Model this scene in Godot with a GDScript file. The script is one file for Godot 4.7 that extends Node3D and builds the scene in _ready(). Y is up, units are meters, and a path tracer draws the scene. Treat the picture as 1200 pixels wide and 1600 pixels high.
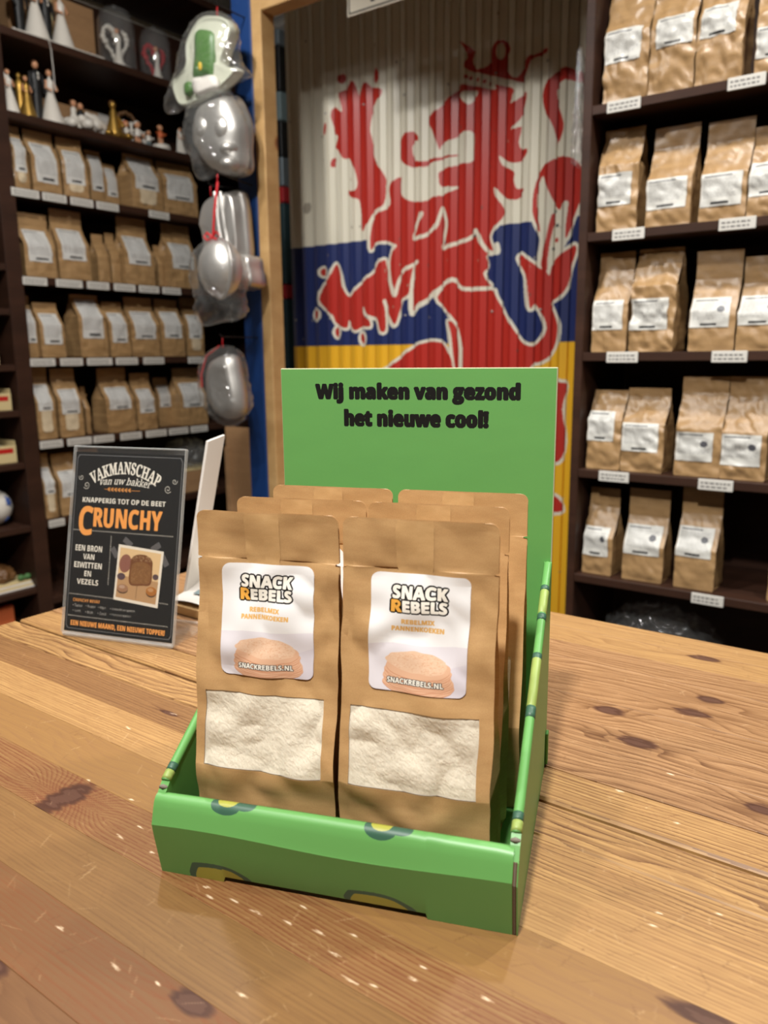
extends Node3D
# A bakery-supply shop: a pine table with a green counter display of pancake mix pouches, shelves of flour bags behind.
# World axes: x along the back shelves, y up, z out of the back shelves. The camera stands at x 0, z 0.

const EYE := Vector3(0.0, 1.22, 0.0)
const TABLE_Y := 0.90
const FOCAL := 1242.5          # pixels of the 1200 x 1600 frame
const CAM_ROT := Vector3(-11.233, 36.05, -0.527)
const SHUTTER_Z := -2.32
const RIGHT_Z := -1.96         # front of the right-hand shelving unit and of the timber frame
const LEFT_X := -2.69          # front of the corner shelving unit

var cam_basis := Basis.from_euler(Vector3(deg_to_rad(CAM_ROT.x), deg_to_rad(CAM_ROT.y), deg_to_rad(CAM_ROT.z)))
var M := {}
var used := {}
var fonts := {}
var text_cache := {}
var rng := RandomNumberGenerator.new()


# ---------------------------------------------------------------- pixels to places
func ray(x: float, y: float) -> Vector3:
	return cam_basis * Vector3(x - 600.0, 800.0 - y, -FOCAL)

func on_y(x: float, y: float, h: float) -> Vector3:
	var d := ray(x, y)
	return EYE + d * ((h - EYE.y) / d.y)

func on_x(x: float, y: float, c: float) -> Vector3:
	var d := ray(x, y)
	return EYE + d * ((c - EYE.x) / d.x)

func on_z(x: float, y: float, c: float) -> Vector3:
	var d := ray(x, y)
	return EYE + d * ((c - EYE.z) / d.z)

func on_plane(x: float, y: float, p: Vector3, n: Vector3) -> Vector3:
	var d := ray(x, y)
	return EYE + d * ((p - EYE).dot(n) / d.dot(n))


# ---------------------------------------------------------------- meshes
class MB:
	var v := PackedVector3Array()
	var t := PackedVector2Array()
	var n := PackedVector3Array()
	var idx := PackedInt32Array()
	var xf := Transform3D()

	func vert(p: Vector3, uv := Vector2.ZERO) -> int:
		v.append(xf * p)
		t.append(uv)
		return v.size() - 1

	func tri(a: int, b: int, c: int) -> void:
		idx.append(a); idx.append(b); idx.append(c)

	# flat polygon (convex), turned to face away from the given centre
	func face(pts: Array, centre: Vector3, uvs: Array = []) -> void:
		var mid := Vector3.ZERO
		for p: Vector3 in pts:
			mid += p
		mid /= pts.size()
		var nn: Vector3 = (pts[1] - pts[0]).cross(pts[2] - pts[0])
		var list := pts.duplicate()
		var ul := uvs.duplicate()
		if nn.dot(mid - centre) > 0.0:
			list.reverse()
			ul.reverse()
		var s := v.size()
		for k in list.size():
			vert(list[k], ul[k] if ul.size() > k else Vector2.ZERO)
		for k in range(1, list.size() - 1):
			tri(s, s + k, s + k + 1)

	# box with chamfered edges between two corners
	func box(a: Vector3, b: Vector3, bevel := 0.0) -> void:
		var c := (a + b) * 0.5
		var h := ((b - a) * 0.5).abs()
		var e: float = minf(bevel, minf(h.x, minf(h.y, h.z)) * 0.9)
		for ax in 3:
			var i := (ax + 1) % 3
			var j := (ax + 2) % 3
			for s: float in [-1.0, 1.0]:
				var q := []
				for w: Array in [[-1, -1], [1, -1], [1, 1], [-1, 1]]:
					var p := Vector3.ZERO
					p[ax] = s * h[ax]
					p[i] = w[0] * (h[i] - e)
					p[j] = w[1] * (h[j] - e)
					q.append(c + p)
				face(q, c, [Vector2(0, 1), Vector2(1, 1), Vector2(1, 0), Vector2(0, 0)])
		if e <= 0.0:
			return
		for ax in 3:
			var i := (ax + 1) % 3
			var j := (ax + 2) % 3
			for si: float in [-1.0, 1.0]:
				for sj: float in [-1.0, 1.0]:
					var q := []
					for w: Array in [[-1, 0], [1, 0], [1, 1], [-1, 1]]:
						var p := Vector3.ZERO
						p[ax] = w[0] * (h[ax] - e)
						p[i] = si * (h[i] - (e if w[1] == 1 else 0.0))
						p[j] = sj * (h[j] - (e if w[1] == 0 else 0.0))
						q.append(c + p)
					face(q, c)
		for sx: float in [-1.0, 1.0]:
			for sy: float in [-1.0, 1.0]:
				for sz: float in [-1.0, 1.0]:
					var o := Vector3(sx * h.x, sy * h.y, sz * h.z)
					face([c + o - Vector3(0, sy * e, sz * e), c + o - Vector3(sx * e, 0, sz * e), c + o - Vector3(sx * e, sy * e, 0)], c)

	# a surface of shared vertices over two lists of parameters; skip(i, j) leaves a cell out
	func grid(us: PackedFloat32Array, vs: PackedFloat32Array, f: Callable, uvf: Variant = null, skip: Variant = null, flip := false) -> void:
		var s := v.size()
		var w := us.size()
		for b in vs.size():
			for a in w:
				vert(f.call(us[a], vs[b]), uvf.call(us[a], vs[b]) if uvf != null else Vector2(us[a], vs[b]))
		for b in vs.size() - 1:
			for a in w - 1:
				if skip != null and skip.call(0.5 * (us[a] + us[a + 1]), 0.5 * (vs[b] + vs[b + 1])):
					continue
				var p := s + b * w + a
				if flip:
					tri(p, p + 1, p + w); tri(p + 1, p + w + 1, p + w)
				else:
					tri(p, p + w, p + 1); tri(p + 1, p + w, p + w + 1)

	# rings of points joined one to the next; closed rings
	func rings(list: Array, cap_a := true, cap_b := true) -> void:
		var s := v.size()
		var w: int = list[0].size()
		for r in list.size():
			for a in w:
				vert(list[r][a], Vector2(float(a) / w, float(r) / maxf(1.0, list.size() - 1.0)))
		for r in list.size() - 1:
			for a in w:
				var p := s + r * w + a
				var q := s + r * w + (a + 1) % w
				tri(p, p + w, q); tri(q, p + w, q + w)
		for e in 2:
			if (e == 0 and not cap_a) or (e == 1 and not cap_b):
				continue
			var ring: Array = list[0] if e == 0 else list[list.size() - 1]
			var mid := Vector3.ZERO
			for p: Vector3 in ring:
				mid += p
			var c := vert(mid / w)
			var o := s if e == 0 else s + (list.size() - 1) * w
			for a in w:
				if e == 0: tri(c, o + a, o + (a + 1) % w)
				else: tri(c, o + (a + 1) % w, o + a)

	# [radius, y] pairs turned round the y axis
	func lathe(profile: Array, seg := 20, at := Vector3.ZERO, sx := 1.0, sz := 1.0) -> void:
		var list := []
		for p: Array in profile:
			var ring := []
			for k in seg:
				var a := -TAU * k / seg
				ring.append(at + Vector3(cos(a) * p[0] * sx, p[1], sin(a) * p[0] * sz))
			list.append(ring)
		rings(list, profile[0][0] > 0.0001, profile[profile.size() - 1][0] > 0.0001)

	func ball(at: Vector3, r: Vector3, seg := 14) -> void:
		var prof := []
		for k in 9:
			var a := -PI / 2 + PI * k / 8.0
			prof.append([maxf(cos(a), 0.0), sin(a)])
		var list := []
		for p: Array in prof:
			var ring := []
			for k in seg:
				var a := -TAU * k / seg
				ring.append(at + Vector3(cos(a) * p[0] * r.x, p[1] * r.y, sin(a) * p[0] * r.z))
			list.append(ring)
		rings(list, false, false)

	func tube(path: Array, radius: Variant, seg := 8, closed := false) -> void:
		var list := []
		var cnt := path.size()
		var up := Vector3(0.13, 0.95, 0.28)
		for k in cnt:
			var a: Vector3 = path[(k - 1 + cnt) % cnt] if closed else path[maxi(0, k - 1)]
			var b: Vector3 = path[(k + 1) % cnt] if closed else path[mini(cnt - 1, k + 1)]
			var d := (b - a).normalized()
			var s := d.cross(up)
			if s.length() < 0.05:
				s = d.cross(Vector3(1, 0, 0))
			s = s.normalized()
			var u := s.cross(d)
			var r: float = radius[k] if radius is Array else radius
			var ring := []
			for q in seg:
				var an := TAU * q / seg
				ring.append(path[k] + (s * cos(an) + u * sin(an)) * r)
			list.append(ring)
		if closed:
			list.append(list[0])
		rings(list, not closed, not closed)

	# outline (Vector2, star-shaped round its middle) drawn in and raised: profile of [scale, z]
	func loft(outline: Array, profile: Array, cap_a := true, cap_b := true) -> void:
		var c := Vector2.ZERO
		for p: Vector2 in outline:
			c += p
		c /= outline.size()
		var list := []
		for pr: Array in profile:
			var ring := []
			for p: Vector2 in outline:
				var q: Vector2 = c + (p - c) * pr[0]
				ring.append(Vector3(q.x, q.y, pr[1]))
			list.append(ring)
		rings(list, cap_a, cap_b)

	# polygon in x/y pushed through z
	func prism(outline: PackedVector2Array, z0: float, z1: float) -> void:
		var tr := Geometry2D.triangulate_polygon(outline)
		var mid := Vector2.ZERO
		for p in outline:
			mid += p
		mid /= outline.size()
		for z: float in [z0, z1]:
			var s := v.size()
			for p in outline:
				vert(Vector3(p.x, p.y, z), p)
			for k in range(0, tr.size(), 3):
				var a := s + tr[k]
				var b := s + tr[k + 1]
				var c := s + tr[k + 2]
				var nn := (v[b] - v[a]).cross(v[c] - v[a])
				var want := xf.basis * Vector3(0, 0, 1 if z == maxf(z0, z1) else -1)
				if nn.dot(want) > 0.0: tri(a, c, b)
				else: tri(a, b, c)
		for k in outline.size():
			var p := outline[k]
			var q := outline[(k + 1) % outline.size()]
			var ccw := not Geometry2D.is_polygon_clockwise(outline)
			var nrm := Vector2(q.y - p.y, p.x - q.x) * (1.0 if ccw else -1.0)
			var m := (p + q) * 0.5 - nrm
			face([Vector3(p.x, p.y, z0), Vector3(q.x, q.y, z0), Vector3(q.x, q.y, z1), Vector3(p.x, p.y, z1)], Vector3(m.x, m.y, (z0 + z1) * 0.5), [p, q, q, p])

	func done(mat: Material) -> ArrayMesh:
		n.resize(v.size())
		for k in range(0, idx.size(), 3):
			var a := idx[k]
			var b := idx[k + 1]
			var c := idx[k + 2]
			var f := (v[c] - v[a]).cross(v[b] - v[a])
			n[a] += f; n[b] += f; n[c] += f
		for k in n.size():
			n[k] = n[k].normalized() if n[k].length_squared() > 1e-24 else Vector3.UP
		var arr := []
		arr.resize(Mesh.ARRAY_MAX)
		arr[Mesh.ARRAY_VERTEX] = v
		arr[Mesh.ARRAY_NORMAL] = n
		arr[Mesh.ARRAY_TEX_UV] = t
		arr[Mesh.ARRAY_INDEX] = idx
		var m := ArrayMesh.new()
		m.add_surface_from_arrays(Mesh.PRIMITIVE_TRIANGLES, arr)
		m.surface_set_material(0, mat)
		return m


static func span(a: float, b: float, count: int) -> PackedFloat32Array:
	var o := PackedFloat32Array()
	for k in count + 1:
		o.append(lerpf(a, b, float(k) / count))
	return o

static func merged(a: PackedFloat32Array, more: Array) -> PackedFloat32Array:
	var l := Array(a)
	for x: float in more:
		l.append(x)
	l.sort()
	var o := PackedFloat32Array()
	for x: float in l:
		if o.is_empty() or x - o[o.size() - 1] > 1e-5:
			o.append(x)
	return o


# ---------------------------------------------------------------- objects
func numbered(called: String) -> String:
	var k: int = used.get(called, -1) + 1
	used[called] = k
	return called if k == 0 else "%s_%03d" % [called, k]

func thing(called: String, label: String, category: String, at := Vector3.ZERO, turn := 0.0, group := "") -> Node3D:
	var o := Node3D.new()
	o.name = numbered(called)
	add_child(o)
	o.position = at
	o.rotation.y = turn
	tag(o, label, category, group)
	return o

func tag(o: Node, label: String, category: String, group := "") -> void:
	o.set_meta("label", label)
	o.set_meta("category", category)
	if group:
		o.set_meta("group", group)

func part(parent: Node, called: String, mesh: Mesh, label := "") -> MeshInstance3D:
	var o := MeshInstance3D.new()
	o.mesh = mesh
	o.name = called
	o.cast_shadow = GeometryInstance3D.SHADOW_CASTING_SETTING_ON
	parent.add_child(o, true)
	if label:
		o.set_meta("label", label)
	return o

func structure(called: String, mesh: Mesh) -> MeshInstance3D:
	var o := MeshInstance3D.new()
	o.mesh = mesh
	o.name = called
	add_child(o, true)
	o.set_meta("kind", "structure")
	return o

func box_mesh(a: Vector3, b: Vector3, mat: Material, bevel := 0.0) -> ArrayMesh:
	var m := MB.new()
	m.box(a, b, bevel)
	return m.done(mat)


# ---------------------------------------------------------------- materials
func mat(called: String, c: Color, rough := 0.7, metal := 0.0, spec := 0.5) -> StandardMaterial3D:
	var m := StandardMaterial3D.new()
	m.resource_name = called
	m.albedo_color = c
	m.roughness = rough
	m.metallic = metal
	m.metallic_specular = spec
	M[called] = m
	return m

func glassy(called: String, c: Color, alpha: float, rough := 0.06) -> StandardMaterial3D:
	var m := mat(called, Color(c.r, c.g, c.b, alpha), rough)
	m.transparency = BaseMaterial3D.TRANSPARENCY_ALPHA
	m.cull_mode = BaseMaterial3D.CULL_DISABLED
	return m

func textured(called: String, im: Image, rough := 0.7, repeat := false) -> StandardMaterial3D:
	var m := mat(called, Color.WHITE, rough)
	m.albedo_texture = ImageTexture.create_from_image(im)
	m.texture_repeat = repeat
	return m

func noise(freq: float, sd: int, oct := 4, type := FastNoiseLite.TYPE_SIMPLEX_SMOOTH) -> FastNoiseLite:
	var f := FastNoiseLite.new()
	f.noise_type = type
	f.frequency = freq
	f.seed = sd
	f.fractal_octaves = oct
	f.fractal_type = FastNoiseLite.FRACTAL_FBM
	return f

# picture of two colours mixed by noise that is stretched by (sx, sy)
func mottled(w: int, h: int, a: Color, b: Color, freq: float, sd: int, stretch := 1, fine := 0.25) -> Image:
	var n1 := noise(freq, sd, 4).get_seamless_image(maxi(8, w / stretch), h)
	n1.resize(w, h, Image.INTERPOLATE_CUBIC)
	var n2 := noise(freq * 9.0, sd + 7, 2).get_seamless_image(maxi(8, w / maxi(1, stretch / 2)), h)
	n2.resize(w, h, Image.INTERPOLATE_BILINEAR)
	var d1 := n1.get_data()
	var d2 := n2.get_data()
	var s1 := d1.size() / (w * h)
	var s2 := d2.size() / (w * h)
	var o := PackedByteArray()
	o.resize(w * h * 3)
	for k in w * h:
		var q := clampf(d1[k * s1] / 255.0 * (1.0 - fine) + d2[k * s2] / 255.0 * fine, 0.0, 1.0)
		o[k * 3] = int(255.0 * lerpf(a.r, b.r, q))
		o[k * 3 + 1] = int(255.0 * lerpf(a.g, b.g, q))
		o[k * 3 + 2] = int(255.0 * lerpf(a.b, b.b, q))
	return Image.create_from_data(w, h, false, Image.FORMAT_RGB8, o)


# ---------------------------------------------------------------- flat print
class Canvas:
	var im: Image
	var w: int
	var h: int

	func _init(im_: Image) -> void:
		im = im_
		w = im.get_width()
		h = im.get_height()

	func poly(pts: PackedVector2Array, c: Color) -> void:
		var y0 := 1e9
		var y1 := -1e9
		for p in pts:
			y0 = minf(y0, p.y)
			y1 = maxf(y1, p.y)
		for y in range(maxi(0, floori(y0)), mini(h, ceili(y1) + 1)):
			var yc := y + 0.5
			var xs := []
			for k in pts.size():
				var a := pts[k]
				var b := pts[(k + 1) % pts.size()]
				if (a.y <= yc) != (b.y <= yc):
					xs.append(a.x + (yc - a.y) * (b.x - a.x) / (b.y - a.y))
			xs.sort()
			for k in range(0, xs.size() - 1, 2):
				var x0 := clampi(roundi(xs[k]), 0, w)
				var x1 := clampi(roundi(xs[k + 1]), 0, w)
				if x1 > x0:
					im.fill_rect(Rect2i(x0, y, x1 - x0, 1), c)

	func ell(x: float, y: float, rx: float, ry: float, c: Color, turn := 0.0) -> void:
		var p := PackedVector2Array()
		for k in 28:
			var a := TAU * k / 28.0
			p.append(Vector2(x, y) + Vector2(cos(a) * rx, sin(a) * ry).rotated(turn))
		poly(p, c)

	func line(pts: Array, width: float, c: Color) -> void:
		for k in pts.size():
			var a: Vector2 = pts[k]
			ell(a.x, a.y, width * 0.5, width * 0.5, c)
			if k + 1 < pts.size():
				var b: Vector2 = pts[k + 1]
				var s: Vector2 = (b - a).orthogonal().normalized() * width * 0.5
				poly(PackedVector2Array([a + s, b + s, b - s, a - s]), c)

	# thin stroke of one or two pixels, mixed with what lies below
	func scratch(a: Vector2, b: Vector2, c: Color, mix: float) -> void:
		var n := int(maxf(absf(b.x - a.x), absf(b.y - a.y))) + 1
		for k in n + 1:
			var p := a.lerp(b, float(k) / n)
			var x := int(p.x)
			var y := int(p.y)
			if x >= 0 and y >= 0 and x < w and y < h:
				im.set_pixel(x, y, im.get_pixel(x, y).lerp(c, mix * (0.6 + 0.4 * sin(PI * k / n))))

	func ring(pts: Array, width: float, c: Color) -> void:
		line(pts + [pts[0]], width, c)


# smooth closed or open curve through points
func smooth(pts: Array, closed := true, per := 5) -> PackedVector2Array:
	var o := PackedVector2Array()
	var cnt := pts.size()
	for k in cnt if closed else cnt - 1:
		var a: Vector2 = pts[(k - 1 + cnt) % cnt] if closed else pts[maxi(0, k - 1)]
		var b: Vector2 = pts[k]
		var c: Vector2 = pts[(k + 1) % cnt]
		var d: Vector2 = pts[(k + 2) % cnt] if closed else pts[mini(cnt - 1, k + 2)]
		for q in per:
			o.append(b.cubic_interpolate(c, a, d, float(q) / per))
	if not closed:
		o.append(pts[cnt - 1])
	return o

func glyphs(s: String, font: String, weight: int) -> PackedVector2Array:
	var key := "%s|%s|%d" % [s, font, weight]
	if not text_cache.has(key):
		var fk := "%s%d" % [font, weight]
		if not fonts.has(fk):
			var f := SystemFont.new()
			f.font_names = PackedStringArray([font])
			f.font_weight = weight
			fonts[fk] = f
		var tm := TextMesh.new()
		tm.font = fonts[fk]
		tm.font_size = 96
		tm.pixel_size = 1.0
		tm.depth = 0.0
		tm.curve_step = 3.0
		tm.text = s
		var arr := tm.get_mesh_arrays()
		var vs: PackedVector3Array = arr[Mesh.ARRAY_VERTEX]
		var ix: PackedInt32Array = arr[Mesh.ARRAY_INDEX]
		var o := PackedVector2Array()
		var lo := Vector2(1e9, 1e9)
		var hi := Vector2(-1e9, -1e9)
		for i in ix:
			lo = lo.min(Vector2(vs[i].x, vs[i].y))
			hi = hi.max(Vector2(vs[i].x, vs[i].y))
		for i in ix:
			var p := (Vector2(vs[i].x, vs[i].y) - lo) / (hi - lo)
			o.append(Vector2(p.x, 1.0 - p.y))
		text_cache[key] = o
	return text_cache[key]

# the ink of the words fills the box from p to q (a corner to the far corner); grow thickens the strokes; bend(uv) -> pixel
func print_text(cv: Canvas, s: String, p: Vector2, q: Vector2, c: Color, grow := 0.0, font := "Droid Sans", weight := 700, bend: Variant = null, slope := 0.0) -> void:
	var tr := glyphs(s, font, weight)
	var offs := [Vector2.ZERO]
	if grow > 0.0:
		for k in 10:
			offs.append(Vector2.from_angle(TAU * k / 10.0) * grow)
	var pts := PackedVector2Array()
	for g in tr:
		if bend != null:
			pts.append(bend.call(g))
		else:
			pts.append(Vector2(lerpf(p.x, q.x, g.x), lerpf(p.y, q.y, g.y) + slope * g.x))
	for o: Vector2 in offs:
		for k in range(0, pts.size(), 3):
			cv.poly(PackedVector2Array([pts[k] + o, pts[k + 1] + o, pts[k + 2] + o]), c)


func _ready() -> void:
	# ---- camera
	var cam := Camera3D.new()
	cam.name = "camera"
	cam.position = EYE
	cam.rotation = Vector3(deg_to_rad(CAM_ROT.x), deg_to_rad(CAM_ROT.y), deg_to_rad(CAM_ROT.z))
	cam.near = 0.02
	cam.far = 30.0
	var lens := CameraAttributesPhysical.new()
	lens.frustum_focal_length = 18.6
	lens.exposure_aperture = 5.8            # a lens opening of about 3.2 mm, as in a phone
	lens.frustum_focus_distance = 0.60
	cam.attributes = lens
	cam.fov = rad_to_deg(2.0 * atan(800.0 / FOCAL))
	add_child(cam)
	cam.fov = rad_to_deg(2.0 * atan(800.0 / FOCAL))
	cam.current = true

	# ---- no daylight reaches the shop: a dark surround and ceiling lamps only
	var env := Environment.new()
	env.background_mode = Environment.BG_COLOR
	env.background_color = Color.BLACK
	env.tonemap_mode = Environment.TONE_MAPPER_LINEAR
	env.tonemap_exposure = 1.04
	env.sdfgi_enabled = true
	env.ssao_enabled = true
	env.ssil_enabled = true
	var we := WorldEnvironment.new()
	we.name = "surround"
	we.environment = env
	add_child(we)

	rng.seed = 11
	make_materials()

	# ---- ceiling spots: [place, aim, energy, half angle]
	for s: Array in [
			[Vector3(-0.02, 2.62, 0.28), Vector3(-0.25, 0.9, -0.20), 4.2, 56.0, "white ceiling spotlight over the near side of the green counter display"],
			[Vector3(-0.85, 2.62, 0.0), Vector3(-0.80, 0.9, -0.40), 0.9, 58.0, "white ceiling spotlight over the table end with the poster stand"],
			[Vector3(0.25, 2.62, -1.40), Vector3(0.15, 0.9, -1.62), 1.75, 60.0, "white ceiling spotlight in front of the bags with wide labels"],
			[Vector3(-0.42, 2.62, -1.42), Vector3(-0.5, 0.9, -1.7), 1.15, 60.0, "white ceiling spotlight between the table and the wide-labelled bags"],
			[Vector3(-1.25, 2.62, -0.90), Vector3(-1.45, 0.9, -1.4), 1.7, 62.0, "white ceiling spotlight in front of the lion shutter"],
			[Vector3(-1.70, 2.62, -1.20), Vector3(-2.69, 1.55, -1.9), 0.95, 62.0, "white ceiling spotlight close to the figurine shelves"],
			[Vector3(-1.45, 2.62, -0.30), Vector3(-1.9, 0.9, -0.9), 0.95, 62.0, "white ceiling spotlight between the corner shelves and the table"]]:
		ceiling_spot(s[0], s[1], s[2], s[3], s[4])

	build_room()
	build_table()
	build_shutter()
	build_frame()
	build_right_unit()
	build_left_unit()
	build_display()
	build_snack_pouches()
	build_poster_stand()
	build_white_stand()
	build_figurines()
	build_hanging()
	build_small_things()


func ceiling_spot(at: Vector3, aim: Vector3, energy: float, angle: float, label: String) -> void:
	var o := thing("ceiling_spotlight", label, "spotlight", Vector3(at.x, 2.75, at.z), 0.0, "ceiling spotlights")
	var dir := (aim - at).normalized()
	var side := dir.cross(Vector3(0.3, 0.1, 0.9)).normalized()
	var bas := Basis(side, -dir, side.cross(-dir)).orthonormalized()
	var m := MB.new()
	m.lathe([[0.045, 0.0], [0.045, -0.012], [0.012, -0.014], [0.012, -0.05]], 20)
	part(o, "ceiling_mount", m.done(M.lamp_white))
	m = MB.new()
	m.xf = Transform3D(bas, at - Vector3(at.x, 2.75, at.z))
	m.lathe([[0.025, 0.075], [0.040, 0.07], [0.045, 0.0], [0.0455, -0.02], [0.043, -0.02], [0.042, -0.004], [0.0, -0.003]], 24)
	part(o, "lamp_can", m.done(M.lamp_white))
	m = MB.new()
	m.xf = Transform3D(bas, at - Vector3(at.x, 2.75, at.z))
	m.lathe([[0.041, -0.0045], [0.041, -0.008], [0.0, -0.009]], 24)
	part(o, "glowing_lens", m.done(M.lamp_glow))
	var l := SpotLight3D.new()
	l.name = "spot_beam"
	l.light_color = Color(1.0, 0.988, 0.97)
	l.light_energy = energy
	l.light_size = 0.045
	l.spot_angle = angle
	l.spot_angle_attenuation = 0.6
	l.spot_range = 8.0
	l.spot_attenuation = 2.0
	l.shadow_enabled = true
	o.add_child(l)
	l.position = at - Vector3(at.x, 2.75, at.z) + dir * 0.03
	l.look_at_from_position(o.to_global(l.position), o.to_global(l.position) + dir, Vector3(0.3, 0.1, 0.9))


func make_materials() -> void:
	mat("lamp_white", Color(0.85, 0.85, 0.83), 0.45)
	var g := mat("lamp_glow", Color(1, 0.95, 0.85), 0.4)
	g.emission_enabled = true
	g.emission = Color(1.0, 0.988, 0.97)
	g.emission_energy_multiplier = 4.0
	mat("plaster", Color(0.80, 0.77, 0.71), 0.9)
	mat("floor_stone", Color(0.36, 0.31, 0.27), 0.6)
	var dw := mat("dark_wood", Color.WHITE, 0.5)
	dw.albedo_texture = ImageTexture.create_from_image(mottled(256, 256, Color(0.175, 0.11, 0.08), Color(0.26, 0.165, 0.12), 0.03, 3, 16, 0.4))
	dw.metallic_specular = 0.35
	dw.uv1_triplanar = true
	dw.uv1_scale = Vector3(1.6, 1.6, 1.6)
	var pw := mat("post_wood", Color.WHITE, 0.6)
	pw.albedo_texture = ImageTexture.create_from_image(post_wood_image())
	pw.uv1_triplanar = true
	pw.uv1_scale = Vector3(1.3, 1.3, 1.3)
	mat("blue_paint", Color(0.05, 0.205, 0.42), 0.5)
	mat("tag_white", Color(0.80, 0.79, 0.76), 0.35)
	mat("tag_print", Color(0.42, 0.41, 0.40), 0.6)
	var k := textured("kraft", mottled(512, 512, Color(0.555, 0.435, 0.29), Color(0.70, 0.565, 0.39), 0.02, 21, 6, 0.45), 0.41, true)
	k.metallic_specular = 0.55
	var cb := textured("cardboard", mottled(256, 256, Color(0.58, 0.44, 0.30), Color(0.68, 0.53, 0.37), 0.02, 23, 8, 0.4), 0.8, true)
	cb.uv1_triplanar = true
	cb.uv1_scale = Vector3(3, 3, 3)
	mat("cream_card", Color(0.83, 0.75, 0.55), 0.7)
	mat("red_print", Color(0.74, 0.09, 0.07), 0.6)
	mat("white_card", Color(0.86, 0.84, 0.81), 0.55)
	mat("white_glaze", Color(0.86, 0.84, 0.80), 0.25)
	mat("black_cloth", Color(0.05, 0.05, 0.055), 0.5)
	mat("skin", Color(0.80, 0.58, 0.43), 0.5)
	mat("brown_hair", Color(0.30, 0.17, 0.09), 0.5)
	mat("gold", Color(0.72, 0.57, 0.28), 0.38, 0.8)
	mat("grey_blue", Color(0.45, 0.52, 0.53), 0.5)
	mat("orange_cloth", Color(0.80, 0.40, 0.22), 0.6)
	mat("blue_cloth", Color(0.20, 0.33, 0.60), 0.6)
	mat("red_cloth", Color(0.66, 0.10, 0.13), 0.6)
	mat("red_ribbon", Color(0.75, 0.08, 0.12), 0.4)
	mat("green_cloth", Color(0.28, 0.45, 0.24), 0.6)
	mat("brown_figure", Color(0.42, 0.29, 0.16), 0.45)
	mat("tin", Color(0.84, 0.83, 0.81), 0.36, 0.8)
	mat("tin_dull", Color(0.74, 0.73, 0.71), 0.42, 0.8)
	mat("white_mould", Color(0.74, 0.75, 0.68), 0.4)
	mat("green_mould", Color(0.25, 0.42, 0.16), 0.4)
	mat("yellow_dot", Color(0.85, 0.70, 0.15), 0.5)
	glassy("film", Color(0.93, 0.94, 0.93), 0.035, 0.10)
	glassy("window_film", Color(0.95, 0.95, 0.94), 0.03, 0.08)
	glassy("acrylic", Color(0.92, 0.94, 0.94), 0.012, 0.03)
	glassy("acrylic_edge", Color(0.88, 0.90, 0.90), 0.22, 0.15)
	glassy("dome_glass", Color(0.90, 0.92, 0.92), 0.06, 0.03)
	mat("teal_box", Color(0.13, 0.24, 0.26), 0.5)
	mat("grey_foil", Color(0.55, 0.60, 0.63), 0.3, 0.6)
	mat("crumb", Color(0.79, 0.72, 0.60), 0.9)
	mat("metal_base", Color(0.62, 0.61, 0.59), 0.4, 0.6)
	mat("board_edge", Color(0.74, 0.75, 0.60), 0.8)
	mat("grey_liner", Color(0.50, 0.47, 0.42), 0.85)
	mat("flute", Color(0.40, 0.31, 0.22), 0.9)


func post_wood_image() -> Image:
	var im := mottled(256, 512, Color(0.66, 0.515, 0.32), Color(0.77, 0.63, 0.43), 0.02, 31, 1, 0.2)
	im.resize(64, 512, Image.INTERPOLATE_CUBIC)
	im.resize(512, 512, Image.INTERPOLATE_CUBIC)
	var cv := Canvas.new(im)
	for p: Array in [[90, 60], [260, 190], [400, 330], [150, 420], [330, 470], [40, 280]]:
		cv.ell(p[0], p[1], 11, 15, Color(0.62, 0.43, 0.25))
		cv.ell(p[0], p[1], 7, 9, Color(0.46, 0.29, 0.17))
	return im


# ---------------------------------------------------------------- the room
func build_room() -> void:
	var x0 := -3.05
	var x1 := 2.2
	var z0 := -2.95
	var z1 := 2.4
	structure("floor", box_mesh(Vector3(x0 - 0.1, -0.1, z0 - 0.1), Vector3(x1 + 0.1, 0.0, z1 + 0.1), M.floor_stone))
	structure("ceiling", box_mesh(Vector3(x0 - 0.1, 2.75, z0 - 0.1), Vector3(x1 + 0.1, 2.85, z1 + 0.1), M.plaster))
	structure("wall_back", box_mesh(Vector3(x0, 0.0, z0 - 0.1), Vector3(x1, 2.75, z0), M.plaster))
	structure("wall_front", box_mesh(Vector3(x0, 0.0, z1), Vector3(x1, 2.75, z1 + 0.1), M.plaster))
	structure("wall_left", box_mesh(Vector3(x0 - 0.1, 0.0, z0 - 0.1), Vector3(x0, 2.75, z1 + 0.1), M.plaster))
	structure("wall_right", box_mesh(Vector3(x1, 0.0, z0 - 0.1), Vector3(x1 + 0.1, 2.75, z1 + 0.1), M.plaster))


# ---------------------------------------------------------------- the pine table
const TABLE_X0 := -0.925
const TABLE_X1 := 0.975
const STAVES := [-0.897, -0.853, -0.808, -0.764, -0.722, -0.679, -0.633, -0.588, -0.541, -0.4965, -0.4925, -0.452, -0.411, -0.366, -0.318, -0.275, -0.226, -0.180, -0.134, -0.088, -0.042, 0.004, 0.05]

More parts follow.
